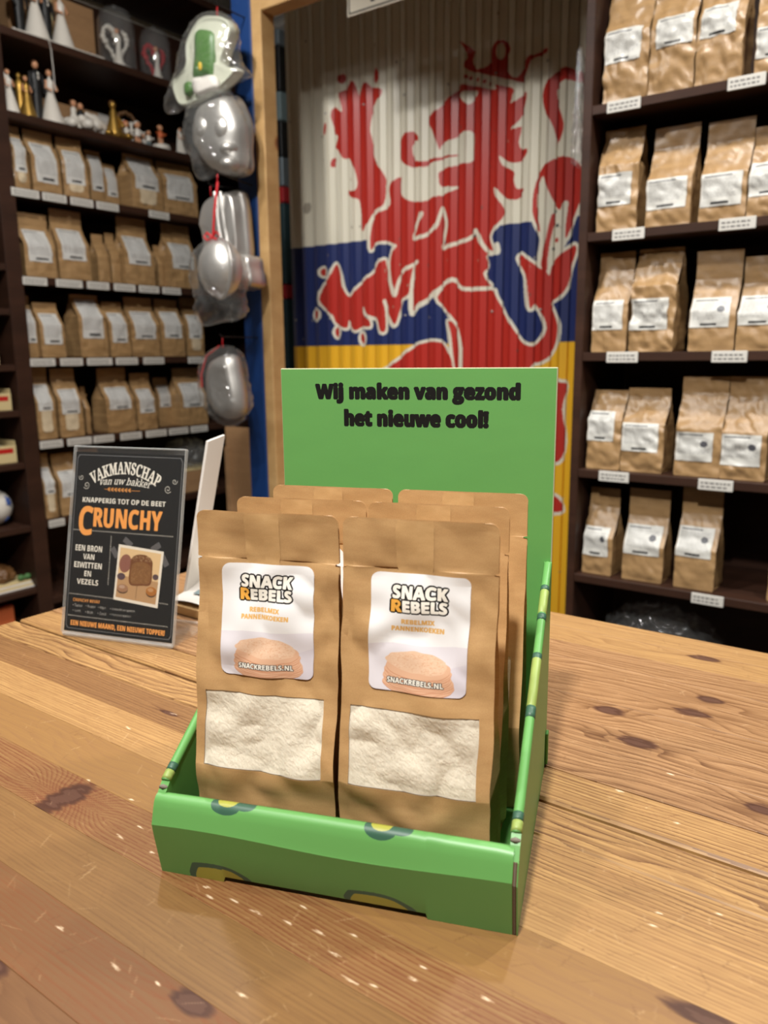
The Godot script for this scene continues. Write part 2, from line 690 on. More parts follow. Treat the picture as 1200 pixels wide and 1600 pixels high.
func build_table() -> void:
	var o := thing("pine_table", "worn pine table of glued staves with knots and white scratches", "table", Vector3(0, TABLE_Y, 0))
	# tone of each stave: [light, dark, rings a metre, contrast, knots as [x, place across, half length, half width]]
	var lt := Color(0.66, 0.51, 0.32)
	var gold := Color(0.56, 0.415, 0.24)
	var dk := Color(0.42, 0.285, 0.17)
	var mid := Color(0.53, 0.385, 0.235)
	var brown := Color(0.455, 0.315, 0.19)
	var rosy := Color(0.615, 0.465, 0.315)
	var spec := [
		[lt, mid, 130.0, 0.55, []],
		[lt, mid, 160.0, 0.5, [[-0.196, 0.2, 0.016, 0.0065]]],
		[rosy, brown, 140.0, 0.6, []],
		[rosy, brown, 110.0, 0.6, [[-0.164, 0.55, 0.012, 0.008]]],
		[rosy, brown, 120.0, 0.55, [[-0.17, 0.45, 0.016, 0.008]]],
		[rosy, brown, 170.0, 0.65, [[-0.232, 0.3, 0.014, 0.0075]]],
		[rosy, dk, 120.0, 0.6, [[-0.191, 0.3, 0.016, 0.009]]],
		[rosy, dk, 150.0, 0.6, [[-0.086, 0.35, 0.012, 0.007]]],
		[lt, brown, 230.0, 0.6, []],
		[],
		[lt, dk, 120.0, 0.6, []],
		[mid, dk, 260.0, 0.65, [[-0.56, 0.5, 0.012, 0.003]], -0.34, lt, brown],
		[lt, mid, 300.0, 0.45, []],
		[gold, mid, 140.0, 0.5, [[-0.072, 0.1, 0.02, 0.006]]],
		[mid, Color(0.45, 0.27, 0.16), 330.0, 0.7, [[-0.508, 0.55, 0.013, 0.024]]],
		[Color(0.505, 0.37, 0.215), Color(0.45, 0.32, 0.185), 330.0, 0.5, []],
		[brown, Color(0.46, 0.285, 0.16), 280.0, 0.65, [[-0.283, 0.1, 0.014, 0.007]]],
		[brown, dk, 120.0, 0.65, [[-0.395, 0.12, 0.016, 0.010]]],
		[gold, mid, 200.0, 0.5, []],
		[mid, dk, 240.0, 0.5, []],
		[lt, mid, 200.0, 0.5, []],
		[gold, mid, 160.0, 0.5, []]]
	var flecks := [[187, 1307, 8], [220, 1292, 5], [237, 1332, 6], [330, 1403, 12], [322, 1385, 6], [367, 1407, 10], [400, 1425, 14], [450, 1442, 8], [500, 1457, 12], [475, 1417, 6], [552, 1460, 7], [522, 1490, 15], [547, 1532, 14], [95, 1450, 8], [180, 1510, 12], [245, 1537, 6], [377, 1555, 10],
		[279, 1057, 12], [245, 1044, 7], [199, 1137, 6], [271, 1115, 7], [762, 1562, 14], [660, 1510, 7], [645, 1530, 7], [1030, 1427, 8], [1022, 1447, 9], [1122, 1427, 6], [967, 1235, 6], [1047, 1209, 5], [1060, 1287, 6], [1048, 1209, 6], [967, 1236, 8], [585, 1540, 8], [1150, 1290, 5], [140, 1220, 5], [205, 1250, 5]]
	var pics := {}
	for k in STAVES.size() - 1:
		if (spec[k] as Array).is_empty():
			continue
		var s: Array = spec[k]
		pics[k] = stave_image(k, STAVES[k], STAVES[k + 1], s[0], s[1], s[2], s[3], s[4], s[5] if s.size() > 5 else 9.0, s[6] if s.size() > 5 else s[0], s[7] if s.size() > 5 else s[1])
	for f: Array in flecks:
		var p := on_y(f[0], f[1], TABLE_Y)
		var q := on_y(f[0] + f[2], f[1] + f[2] * 0.45, TABLE_Y)
		for k: int in pics:
			if p.z >= STAVES[k] and p.z < STAVES[k + 1]:
				var im: Image = pics[k]
				var cv := Canvas.new(im)
				var a := Vector2((p.x - TABLE_X0) / (TABLE_X1 - TABLE_X0) * im.get_width(), (p.z - STAVES[k]) / (STAVES[k + 1] - STAVES[k]) * im.get_height())
				var ln: float = (q.x - p.x) / (TABLE_X1 - TABLE_X0) * im.get_width()
				for j in 4:
					var b := a + Vector2(rng.randf_range(-0.5, 0.5) * ln, rng.randf_range(-2.0, 2.0))
					var rl := maxf(1.0, ln * rng.randf_range(0.15, 0.6))
					for q2 in 3:
						cv.scratch(b + Vector2(-rl, q2 - 1), b + Vector2(rl, q2 - 1), Color(0.88, 0.80, 0.69), 0.6 if q2 == 1 else 0.3)
	for k: int in pics:
		var m := textured("stave_%d" % k, pics[k], 0.42)
		m.metallic_specular = 0.45
		var z0: float = STAVES[k]
		var z1: float = STAVES[k + 1]
		var drop: float = [0.0, 0.0001, 0.00005, 0.00012][k % 4]
		# a stave is one plank, or two that meet end to end
		var ends := [TABLE_X0, TABLE_X1] if (spec[k] as Array).size() < 6 else [TABLE_X0, spec[k][5], TABLE_X1]
		for e in ends.size() - 1:
			var b := MB.new()
			b.box(Vector3(ends[e], -0.036, z0), Vector3(ends[e + 1], -drop, z1 - 0.00005), 0.0002 if k != 8 and k != 10 else 0.002)
			for i in b.v.size():
				b.t[i] = Vector2((b.v[i].x - TABLE_X0) / (TABLE_X1 - TABLE_X0), (b.v[i].z - z0) / (z1 - z0))
			part(o, "plank", b.done(m))
	# under the top: apron and legs
	part(o, "apron", box_mesh(Vector3(TABLE_X0 + 0.06, -0.13, -0.84), Vector3(TABLE_X1 - 0.06, -0.037, -0.815), M.post_wood, 0.002))
	part(o, "apron", box_mesh(Vector3(TABLE_X0 + 0.06, -0.13, -0.03), Vector3(TABLE_X1 - 0.06, -0.037, -0.005), M.post_wood, 0.002))
	for x: float in [TABLE_X0 + 0.04, TABLE_X1 - 0.11]:
		for z: float in [-0.86, -0.06]:
			part(o, "leg", box_mesh(Vector3(x, -TABLE_Y, z), Vector3(x + 0.07, -0.0365, z + 0.07), M.post_wood, 0.003))


func stave_image(k: int, z0: float, z1: float, light: Color, dark: Color, rings: float, contrast: float, knots: Array, joint: float, light2: Color, dark2: Color) -> Image:
	var w := 1600
	var h := 104
	var length := TABLE_X1 - TABLE_X0
	var wide := z1 - z0
	# four layers, each stretched along the grain: bends of the rings, long streaks, fibres, blotches
	var lay := []
	for e: Array in [[0.05, 100, 3, 160, 12], [0.16, 400, 3, 20, 104], [0.42, 200, 2, 200, 104], [0.10, 300, 3, 420, 60]]:
		var im1 := noise(e[0], e[1] + k, e[2]).get_image(e[3], e[4])
		im1.convert(Image.FORMAT_L8)
		im1.resize(w, h, Image.INTERPOLATE_CUBIC)
		lay.append(im1.get_data())
	var d1: PackedByteArray = lay[0]
	var d2: PackedByteArray = lay[1]
	var d3: PackedByteArray = lay[2]
	var d4: PackedByteArray = lay[3]
	var o := PackedByteArray()
	o.resize(w * h * 3)
	var amp := 0.024 * rings if rings < 200.0 else 0.007 * rings
	for y in h:
		var yv := wide * (y + 0.5) / h
		for x in w:
			var i := y * w + x
			var xm := TABLE_X0 + length * (x + 0.5) / w
			var yy := yv
			var near := 9.0
			var kin := 9.0
			var bl := d4[i] / 255.0 - 0.5
			for kn: Array in knots:
				var dx: float = (xm - kn[0]) / kn[2]
				if absf(dx) > 7.0:
					continue
				var dy: float = (yv - kn[1] * wide) / kn[3]
				var dd := dx * dx * 0.16 + dy * dy * 0.5
				yy += (1.0 if dy > 0.0 else -1.0) * kn[3] * 1.2 * exp(-dd)
				near = minf(near, dd)
				kin = minf(kin, dx * dx + dy * dy + bl * 1.1)
			var g := yy * rings + (d1[i] / 255.0 - 0.5) * amp
			var fr := g - floorf(g)
			var q := (fr * fr * fr * 1.5 - 0.2) * contrast + (d2[i] / 255.0 - 0.5) * 0.8 + (d3[i] / 255.0 - 0.5) * 0.5 + bl * 0.3 + 0.2
			if near < 2.5:
				q += 0.5 * exp(-near * 1.5)
			q = clampf(q, -0.25, 1.3)
			var la := light if xm < joint else light2
			var da := dark if xm < joint else dark2
			var r := lerpf(la.r, da.r, q)
			var gg := lerpf(la.g, da.g, q)
			var b := lerpf(la.b, da.b, q)
			if kin < 1.3:
				var t := clampf((1.3 - kin) / 0.7, 0.0, 1.0) * 0.9
				var core := 0.0 if kin > 0.35 else 0.06
				r = lerpf(r, core + 0.26, t)
				gg = lerpf(gg, core + 0.145, t)
				b = lerpf(b, core + 0.095, t)
			o[i * 3] = clampi(int(r * 255.0), 0, 255)
			o[i * 3 + 1] = clampi(int(gg * 255.0), 0, 255)
			o[i * 3 + 2] = clampi(int(b * 255.0), 0, 255)
	var im := Image.create_from_data(w, h, false, Image.FORMAT_RGB8, o)
	# fine scratches in every direction, and small pits
	var rg := RandomNumberGenerator.new()
	rg.seed = 900 + k
	var cv := Canvas.new(im)
	for j in 220:
		var p := Vector2(rg.randf() * w * 0.6, rg.randf() * h)
		var a := rg.randf_range(-1.4, 1.4)
		var ln := rg.randf_range(2.0, 13.0)
		var c := Color(0.36, 0.23, 0.13) if rg.randf() < 0.55 else Color(0.86, 0.76, 0.60)
		cv.scratch(p, p + Vector2(cos(a) * ln, sin(a) * ln * 2.4), c, rg.randf_range(0.08, 0.28))
	return im


# ---------------------------------------------------------------- the painted shutter
const SHUT_X0 := -2.118
const SHUT_PITCH := 0.056
const SHUT_RIBS := 23
const SHUT_H := 2.5

func build_shutter() -> void:
	var tw := 800
	var th := 1500
	var wide := SHUT_PITCH * SHUT_RIBS
	var im := Image.create(tw, th, false, Image.FORMAT_RGB8)
	var white := Color(0.83, 0.81, 0.74)
	var red := Color(0.68, 0.165, 0.13)
	var blue := Color(0.115, 0.165, 0.36)
	var yellow := Color(0.87, 0.66, 0.15)
	im.fill(white)
	var cv := Canvas.new(im)
	var at := func(x: float, y: float) -> Vector2:
		var p := on_z(x, y, SHUTTER_Z)
		return Vector2((p.x - SHUT_X0) / wide * tw, (1.0 - p.y / SHUT_H) * th)
	var many := func(list: Array) -> Array:
		var o := []
		for k in range(0, list.size(), 2):
			o.append(at.call(list[k], list[k + 1]))
		return o
	# the flag's bands
	var yb: float = (at.call(600, 372) as Vector2).y
	var yy: float = (at.call(640, 538.5) as Vector2).y
	cv.poly(PackedVector2Array([Vector2(0, yb), Vector2(tw, yb), Vector2(tw, yy), Vector2(0, yy)]), blue)
	cv.poly(PackedVector2Array([Vector2(0, yy), Vector2(tw, yy), Vector2(tw, th), Vector2(0, th)]), yellow)
	# the red parts of the lion, each with a white edge
	var reds := []
	var arm := [549.5, 125.7, 555, 140, 559, 149.5, 564, 136, 570, 128, 576, 134, 582, 136.5, 594, 138.7, 591, 151.7, 580, 171, 575.5, 199, 578, 216, 584, 246, 598, 274, 600, 286, 597, 318, 580, 332, 572, 350, 565, 361, 561, 336, 558, 312, 548, 308, 541, 298, 551, 298, 555.6, 288, 553, 268, 546, 248, 534, 247, 529, 236, 523, 229, 528, 213, 520, 208, 518, 196, 513.8, 180, 517, 168, 524, 168, 532, 173.4, 529, 151.7, 530, 143, 541, 136.5]
	var head := [666.5, 186, 671, 180, 714, 138.7, 723, 131, 772.7, 139.8, 773.8, 132, 801, 137.6, 800, 150, 797.6, 161.4, 808, 153, 821.4, 143, 820, 160, 811.7, 182, 803, 193, 798, 202, 812, 197, 808, 220, 812, 232, 824, 233, 816, 248, 800, 254, 786, 248, 778, 242, 782, 257, 801, 267, 801, 280, 805, 294, 817, 294, 810, 308, 798, 312, 786, 307, 772, 292, 774, 308, 784, 324, 783, 338, 770, 356, 764, 372, 771, 393, 760, 394, 757, 402, 760, 416, 753, 426, 757, 438, 766, 449, 722, 451, 704, 436, 668, 466, 652, 478, 641, 489, 640, 462, 640, 440, 630, 450, 622, 470, 612, 440, 609, 410, 614, 390, 617, 382, 600, 376, 584, 380, 577, 390, 576, 370, 580, 344, 590, 332, 609, 320, 607, 298, 610, 286, 620, 276, 626, 278, 625, 286, 626, 304, 640, 314, 660, 314, 680, 306, 692, 304, 713, 293, 713, 290, 698, 291, 686, 290, 683, 278, 686, 266, 720, 255, 736, 250, 740, 220, 738, 208, 728, 203, 710, 214, 688, 225, 684, 233, 676, 206, 668, 192]
	var paw := [604, 414, 598, 406, 590, 412, 580, 428, 560, 446, 548, 462, 540, 462, 534, 448, 530, 422, 524, 413, 520, 416, 514, 432, 504, 446, 498, 468, 506, 482, 518, 492, 522, 504, 532, 510, 540, 512, 542, 500, 546, 508, 554, 516, 564, 510, 576, 510, 574, 498, 566, 482, 572, 492, 588, 498, 594, 518, 600, 512, 598, 470, 604, 492, 614, 508, 620, 492, 626, 468, 636, 460, 640, 430, 624, 440, 615, 462, 608, 440]
	var thigh := [681, 464, 704, 440, 722, 453, 766, 452, 774, 466, 792, 500, 808, 527, 825, 541, 841, 535, 851, 518, 850, 500, 842, 484, 833, 474, 826, 482, 823, 456, 821, 430, 811, 412, 808, 402, 814, 398, 826, 408, 840, 418, 850, 422, 856, 430, 860, 414, 872, 400, 886, 388, 897, 383, 900, 392, 890, 420, 884, 446, 872, 464, 858, 473, 865, 490, 871, 510, 867, 538, 856, 556, 842, 566, 826, 574, 815, 640, 812, 690, 806, 730, 812, 762, 846, 780, 852, 806, 800, 824, 764, 812, 772, 760, 748, 700, 724, 640, 722, 560, 722, 540, 716, 515, 706, 497, 695, 482]
	var knee := [590, 590, 612, 570, 636, 550, 650, 540, 670, 534, 688, 536, 698, 548, 705, 575, 706, 640, 690, 668, 648, 690, 628, 716, 596, 730, 552, 724, 560, 700, 590, 676, 602, 640]
	var shin := [700, 502, 708, 508, 714, 530, 716, 560, 712, 600, 706, 560, 703, 525]
	var tail := [902.7, 128, 912, 128, 910, 112, 902.7, 110.5, 887.5, 104, 870, 109, 855, 126, 847, 147, 850.7, 171, 862, 196, 870, 223, 880, 202, 879, 186, 870, 160, 868, 139, 877, 126, 890, 123.5]
	var plume := [908, 260, 895, 247, 876, 244, 856, 252, 838, 276, 831, 304, 830, 332, 838, 356, 843, 360, 836, 322, 838, 296, 848, 274, 854, 294, 864, 316, 874, 328, 880, 314, 886, 316, 882, 350, 882, 372, 892, 348, 904, 320, 914, 300, 916, 275]
	var stem := [859, 336, 865, 338, 858, 372, 854, 400, 852, 425, 845, 415, 847, 400, 850, 380]
	var foot := [845, 600, 874, 598, 883, 604, 876, 640, 881, 690, 870, 722, 846, 705]
	var claw := [858, 775, 870, 780, 878, 797, 866, 801, 852, 796]
	for list: Array in [arm, paw, knee, shin, foot, claw, tail, plume, thigh, head]:
		reds.append(smooth(many.call(list), true, 3))
	cv.poly(smooth(many.call([836, 335, 884, 335, 886, 372, 872, 398, 858, 424, 836, 416, 842, 375]), true, 3), white)
	for r: PackedVector2Array in reds:
		cv.ring(Array(r), 12.5, white)
	for e: Array in [[503, 425, 6, 6], [493, 492, 6, 8], [525, 519, 6, 8], [565, 529, 6, 9]]:
		var c: Vector2 = at.call(e[0], e[1])
		cv.ell(c.x, c.y, e[2] * 1.3 + 6, e[3] * 1.3 + 6, white)
	for r: PackedVector2Array in reds:
		cv.poly(r, red)
	cv.poly(smooth(many.call(stem), true, 3), red)
	for e: Array in [[503, 425, 6, 6, 0.0], [493, 492, 5, 8, 0.5], [525, 519, 5.5, 8, 0.0], [565, 529, 5.5, 9, -0.3], [532, 122, 7, 7, 0.0], [587, 118, 4.5, 11, 0.0], [507, 201, 3.5, 9, 0.2], [519, 253, 6, 8, 0.7], [869, 375, 3, 3, 0.0]]:
		var c: Vector2 = at.call(e[0], e[1])
		cv.ell(c.x, c.y, e[2] * 1.3, e[3] * 1.3, red, e[4])
	# tongue, crown
	for list: Array in [
			[641, 204, 652, 212, 653, 219, 646, 220, 641, 230, 644, 246, 654, 252, 680, 246, 700, 242, 716, 241, 680, 251, 660, 260, 640, 260, 626, 250, 622, 232, 628, 212],
			[716, 63, 736, 75, 738, 82, 736, 95, 742, 107, 753, 106, 764, 95, 766, 78, 773, 66, 783.5, 61, 791, 65, 796.5, 77, 790, 91, 790, 106, 798.7, 119, 807, 119, 816, 104, 822.5, 89, 833, 84.5, 850.7, 75, 856, 78, 850.7, 83, 833, 89, 824, 106, 818, 121, 814, 127, 790, 122, 746.7, 112.7, 725, 105, 729, 87, 724, 73]]:
		cv.poly(smooth(many.call(list), true, 3), red)
	var hole: Vector2 = at.call(781, 79)
	cv.ell(hole.x, hole.y, 8, 14, white)
	cv.poly(smooth(many.call([717, 149.5, 723, 142, 740, 140, 747, 145, 738, 155, 729, 162.5]), true, 3), white)
	for p: Array in [[727, 119], [733, 121], [746, 124], [755, 126], [764, 129]]:
		var c: Vector2 = at.call(p[0], p[1])
		cv.ell(c.x, c.y, 3.6, 3.6, red)
	for p: Array in [[870, 352], [863, 388], [694, 378], [741, 368], [582, 502], [866, 330]]:
		var c: Vector2 = at.call(p[0], p[1])
		cv.ell(c.x, c.y, 3.5, 3.5, Color(0.24, 0.25, 0.26))
	# white lines inside the mane, the chest and the hind leg
	for list: Array in [
			[657, 333, 649, 355, 644, 372, 660, 368, 678, 355, 684, 338, 689, 324, 695, 338, 697, 352, 693, 372, 690, 388, 706, 381, 724, 376, 736, 368, 743, 360, 752, 382, 762, 393, 776, 394, 775, 381],
			[602, 408, 608, 440, 615, 461, 620, 440, 630, 422, 651, 409],
			[646, 412, 641, 440, 640, 470, 641, 490, 652, 478, 668, 466, 704, 436, 722, 451, 766, 450],
			[598, 470, 604, 492, 613, 508], [566, 482, 572, 494, 586, 499]]:
		cv.line(Array(smooth(many.call(list), false, 3)), 8.0, white)
	# chips and scuffs of the paint
	var rg := RandomNumberGenerator.new()
	rg.seed = 5
	for k in 120:
		cv.ell(rg.randf() * tw, rg.randf() * th, rg.randf_range(0.6, 1.6), rg.randf_range(1.0, 4.0), Color(0.62, 0.58, 0.5) if rg.randf() < 0.5 else Color(0.35, 0.30, 0.27))
	var smudge: Vector2 = at.call(478, 325)
	cv.ell(smudge.x, smudge.y, 9, 12, Color(0.62, 0.59, 0.53), 0.4)
	var paint := textured("shutter_paint", im, 0.38)
	var o := thing("corrugated_shutter", "corrugated metal shutter painted with a crowned red lion on white, blue and yellow", "shutter", Vector3(SHUT_X0, 0, SHUTTER_Z))
	# ribs: flat crest, slope, flat valley, slope
	var prof := [[0.0, -0.024], [0.05, -0.024], [0.08, -0.006], [0.46, 0.0], [0.54, -0.007], [0.92, -0.014], [0.96, -0.024], [1.0, -0.024]]
	var sheets := [0, 6, 12, 18, 23]
	for s in 4:
		var b := MB.new()
		var xs := PackedFloat32Array()
		var zs := {}
		for r in range(sheets[s], sheets[s + 1]):
			for k in prof.size():
				if k == 0 and r > sheets[s]:
					continue
				var x: float = (r + prof[k][0]) * SHUT_PITCH
				if r == sheets[s + 1] - 1 and k == prof.size() - 1:
					x -= 0.0015
				xs.append(x)
				zs[xs.size() - 1] = prof[k][1]
		for side in 2:
			for i in xs.size() - 1:
				var dz := -0.0012 * side
				var a := Vector3(xs[i], 0.01, zs[i] + dz)
				var c := Vector3(xs[i + 1], 0.01, zs[i + 1] + dz)
				var st := b.v.size()
				for y: float in [0.01, SHUT_H]:
					b.vert(Vector3(a.x, y, a.z), Vector2(a.x / wide, 1.0 - y / SHUT_H))
					b.vert(Vector3(c.x, y, c.z), Vector2(c.x / wide, 1.0 - y / SHUT_H))
				if side == 0:
					b.tri(st, st + 2, st + 1); b.tri(st + 1, st + 2, st + 3)
				else:
					b.tri(st, st + 1, st + 2); b.tri(st + 1, st + 3, st + 2)
		part(o, "corrugated_sheet", b.done(paint))
	# rivets along two rails
	for y: float in [0.62, 1.35, 2.05]:
		for r in range(0, SHUT_RIBS, 3):
			var b := MB.new()
			b.xf = Transform3D(Basis.from_euler(Vector3(PI / 2, 0, 0)), Vector3((r + 0.40) * SHUT_PITCH, y, -0.0012))
			b.lathe([[0.0045, 0.0], [0.004, 0.0018], [0.0, 0.0026]], 8)
			part(o, "rivet", b.done(M.metal_base))


# ---------------------------------------------------------------- the timber frame and the blue post
func build_frame() -> void:
	var pl := on_z(402, 300, RIGHT_Z).x
	var pm := on_z(416.6, 300, RIGHT_Z).x
	var zb := on_x(437, 300, pm).z
	var f := thing("timber_frame", "bare pine door frame standing between blue post and lion shutter", "frame", Vector3(pl, 0, RIGHT_Z))
	part(f, "post", box_mesh(Vector3(0, 0, zb - RIGHT_Z), Vector3(pm - pl, 2.70, 0), M.post_wood, 0.002))
	var by := on_z(410, 15, RIGHT_Z).y
	part(f, "header_beam", box_mesh(Vector3(pm - pl + 0.0005, by, zb - RIGHT_Z), Vector3(-0.825 - pl, by + 0.07, 0), M.post_wood, 0.002))
	part(f, "upper_panel", box_mesh(Vector3(pm - pl + 0.0005, by + 0.0705, zb - RIGHT_Z + 0.01), Vector3(-0.825 - pl, 2.74, -0.012), M.white_card, 0.001))
	var bl := on_z(372, 300, RIGHT_Z).x
	var b := thing("blue_post", "blue painted metal rack post beside the pine door frame", "post", Vector3(bl, 0, RIGHT_Z))
	M["blue_post_node"] = b
	var m := MB.new()
	m.box(Vector3(0, 0, -0.06), Vector3(pl - bl - 0.003, 2.70, 0), 0.004)
	part(b, "upright", m.done(M.blue_paint))
	for y in 26:
		m = MB.new()
		m.xf = Transform3D(Basis.from_euler(Vector3(PI / 2, 0, 0)), Vector3((pl - bl) * 0.3, 0.1 + y * 0.1, 0.0))
		m.lathe([[0.006, 0.0], [0.006, 0.0006], [0.0, 0.0008]], 8)
		if y < 8 or y > 21:
			part(b, "bolt_head", m.done(M.blue_paint))
	# hanging sign with its lower lettering in view
	var s0 := on_z(543, 27, RIGHT_Z + 0.006)
	var s := thing("hanging_sign", "white sign with thin black border hanging under the pine beam", "sign", Vector3(s0.x, s0.y, RIGHT_Z + 0.006))
	var im := Image.create(768, 160, false, Image.FORMAT_RGB8)
	im.fill(Color(0.80, 0.77, 0.70))
	var cv := Canvas.new(im)
	var ink := Color(0.08, 0.07, 0.065)
	cv.line([Vector2(10, 8), Vector2(758, 8), Vector2(758, 150), Vector2(10, 150), Vector2(10, 8)], 7, ink)
	print_text(cv, "VOOR GR", Vector2(110, 24), Vector2(590, 128), ink, 2.0)
	part(s, "sign_board", box_mesh(Vector3(0, 0, -0.004), Vector3(0.48, 0.10, -0.0005), M.white_card, 0.0008))
	m = MB.new()
	m.grid(span(0, 1, 1), span(0, 1, 1), func(u: float, v: float) -> Vector3: return Vector3(0.48 * u, 0.10 * v, 0.0), func(u: float, v: float) -> Vector2: return Vector2(u, 1.0 - v))
	part(s, "sign_print", m.done(textured("sign_print", im, 0.6)))
	for x: float in [0.03, 0.45]:
		m = MB.new()
		m.xf = Transform3D(Basis.from_euler(Vector3(PI / 2, 0, 0)), Vector3(x, 0.085, 0.0))
		m.lathe([[0.005, 0.0], [0.004, 0.0015], [0.0, 0.002]], 10)
		part(s, "screw", m.done(M.metal_base))


# ---------------------------------------------------------------- paper bags
# A gusseted bag: flat front and back, folded sides, drawn together towards a flat seal at the top.
# spec: w, h, t (depth at the foot), shoulder (share of the height where it starts to close), top (share where it is flat),
# crumple (metres), sd (seed), round (corner radius), notch (share of the height of the tear notch, or 0), window [x0, x1, y0, y1] or null
class Bag:
	var w: float
	var h: float
	var t: float
	var shoulder: float
	var top: float
	var crumple: float
	var corner: float
	var notch: float
	var bulge: float
	var lean: float
	var tuck := 0.0
	var na: FastNoiseLite
	var nb: FastNoiseLite

	func depth(v: float) -> float:
		if v <= shoulder:
			return t * (1.0 - 0.06 * v / shoulder) * (1.0 - tuck * (1.0 - v / shoulder))
		var q := clampf((v - shoulder) / (top - shoulder), 0.0, 1.0)
		return lerpf(t * 0.94, 0.0018, q * (1.35 - 0.35 * q))

	func half(v: float) -> float:
		var o := w * 0.5
		var y := v * h
		if corner > 0.0 and y > h - corner:
			var q := (y - (h - corner)) / corner
			o -= corner * (1.0 - sqrt(maxf(0.0, 1.0 - q * q)))
		if notch > 0.0 and absf(y - notch * h) < 0.0006:
			o -= 0.0024
		if y < 0.004:
			o -= (0.004 - y) * 0.5
		return o

	func bent(p: Vector3) -> Vector3:
		var v := clampf(p.y / h, 0.0, 1.0)
		var keep := smoothstep(0.0, 0.06, v) * (1.0 if v < top else 0.45)
		var a := na.get_noise_3d(p.x, p.y, p.z)
		var b := nb.get_noise_3d(p.x, p.y, p.z)
		var fold := (absf(b) - 0.3) * 1.5
		p.z += crumple * keep * (a + fold) + lean * v * v * h
		p.x += crumple * keep * 0.5 * nb.get_noise_3d(p.z + 3.0, p.y, p.x)
		return p

	func front(x: float, v: float, off := 0.0) -> Vector3:
		var d := depth(v)
		var full := smoothstep(0.0, 0.12, v) * (1.0 - smoothstep(shoulder + 0.1, top, v))
		var z := d * 0.5 + bulge * (1.0 - x * x) * full
		var o := bent(Vector3(x * half(v), v * h, z))
		o.z += off
		return o

	func back(x: float, v: float) -> Vector3:
		var d := depth(v)
		var full := smoothstep(0.0, 0.12, v) * (1.0 - smoothstep(shoulder + 0.1, top, v))
		return bent(Vector3(x * half(v), v * h, -d * 0.5 - bulge * (1.0 - x * x) * full))

	func side(s: float, v: float, sgn: float) -> Vector3:
		var d := depth(v)
		var fold := (1.0 - absf(s)) * (0.004 + 0.5 * (t - d)) * (1.0 if v < top else 0.2)
		return bent(Vector3(sgn * (half(v) - fold), v * h, s * d * 0.5))

	func foot(x: float, s: float) -> Vector3:
		return bent(Vector3(x * half(0.0), 0.0, s * depth(0.0) * 0.5))


func bag_shape(w: float, h: float, t: float, sd: int, crumple := 0.003, shoulder := 0.6, top := 0.9, bulge := 0.003, corner := 0.0, notch := 0.0, lean := 0.0) -> Bag:
	var b := Bag.new()
	b.w = w
	b.h = h
	b.t = t
	b.shoulder = shoulder
	b.top = top
	b.crumple = crumple
	b.corner = corner
	b.notch = notch
	b.bulge = bulge
	b.lean = lean
	b.na = noise(16.0, sd, 2)
	b.nb = noise(20.0, sd + 50, 2)
	return b

func bag_body(b: Bag, m: Material, nu := 18, nv := 30, win: Array = [], fit_uv := false) -> ArrayMesh:
	var mb := MB.new()
	var us := span(-1, 1, nu)
	var vs := span(0, 1, nv)
	var more := [b.shoulder, b.top, 0.004 / b.h]
	if b.notch > 0.0:
		more += [b.notch, b.notch - 0.0009 / b.h, b.notch + 0.0009 / b.h]
	if b.corner > 0.0:
		for k in 5:
			more.append(1.0 - b.corner / b.h * (1.0 - sin(PI * 0.5 * k / 5.0)))
	if win:
		us = merged(us, [win[0], win[1]])
		more += [win[2], win[3]]
	vs = merged(vs, more)
	var uvf := func(x: float, v: float) -> Vector2: return Vector2(x * 0.5 + 0.5, 1.0 - v) if fit_uv else Vector2(x * b.w * 2.5 + 0.3, -v * b.h * 5.0)
	var uvs := func(s: float, v: float) -> Vector2: return Vector2(0.03 + 0.04 * s, 1.0 - v) if fit_uv else Vector2(s * 0.15, -v * b.h * 5.0)
	var skip: Variant = null
	if win:
		skip = func(x: float, v: float) -> bool: return x > win[0] and x < win[1] and v > win[2] and v < win[3]
	mb.grid(us, vs, func(x: float, v: float) -> Vector3: return b.front(x, v), uvf, skip)
	mb.grid(us, vs, func(x: float, v: float) -> Vector3: return b.back(x, v), uvf, null, true)
	for sg: float in [-1.0, 1.0]:
		mb.grid(PackedFloat32Array([-1, -0.5, 0, 0.5, 1]), vs, func(s: float, v: float) -> Vector3: return b.side(s, v, sg), uvs, null, sg > 0.0)
	mb.grid(us, PackedFloat32Array([-1, 0, 1]), func(x: float, s: float) -> Vector3: return b.foot(x, s), uvf, null, false)
	return mb.done(m)

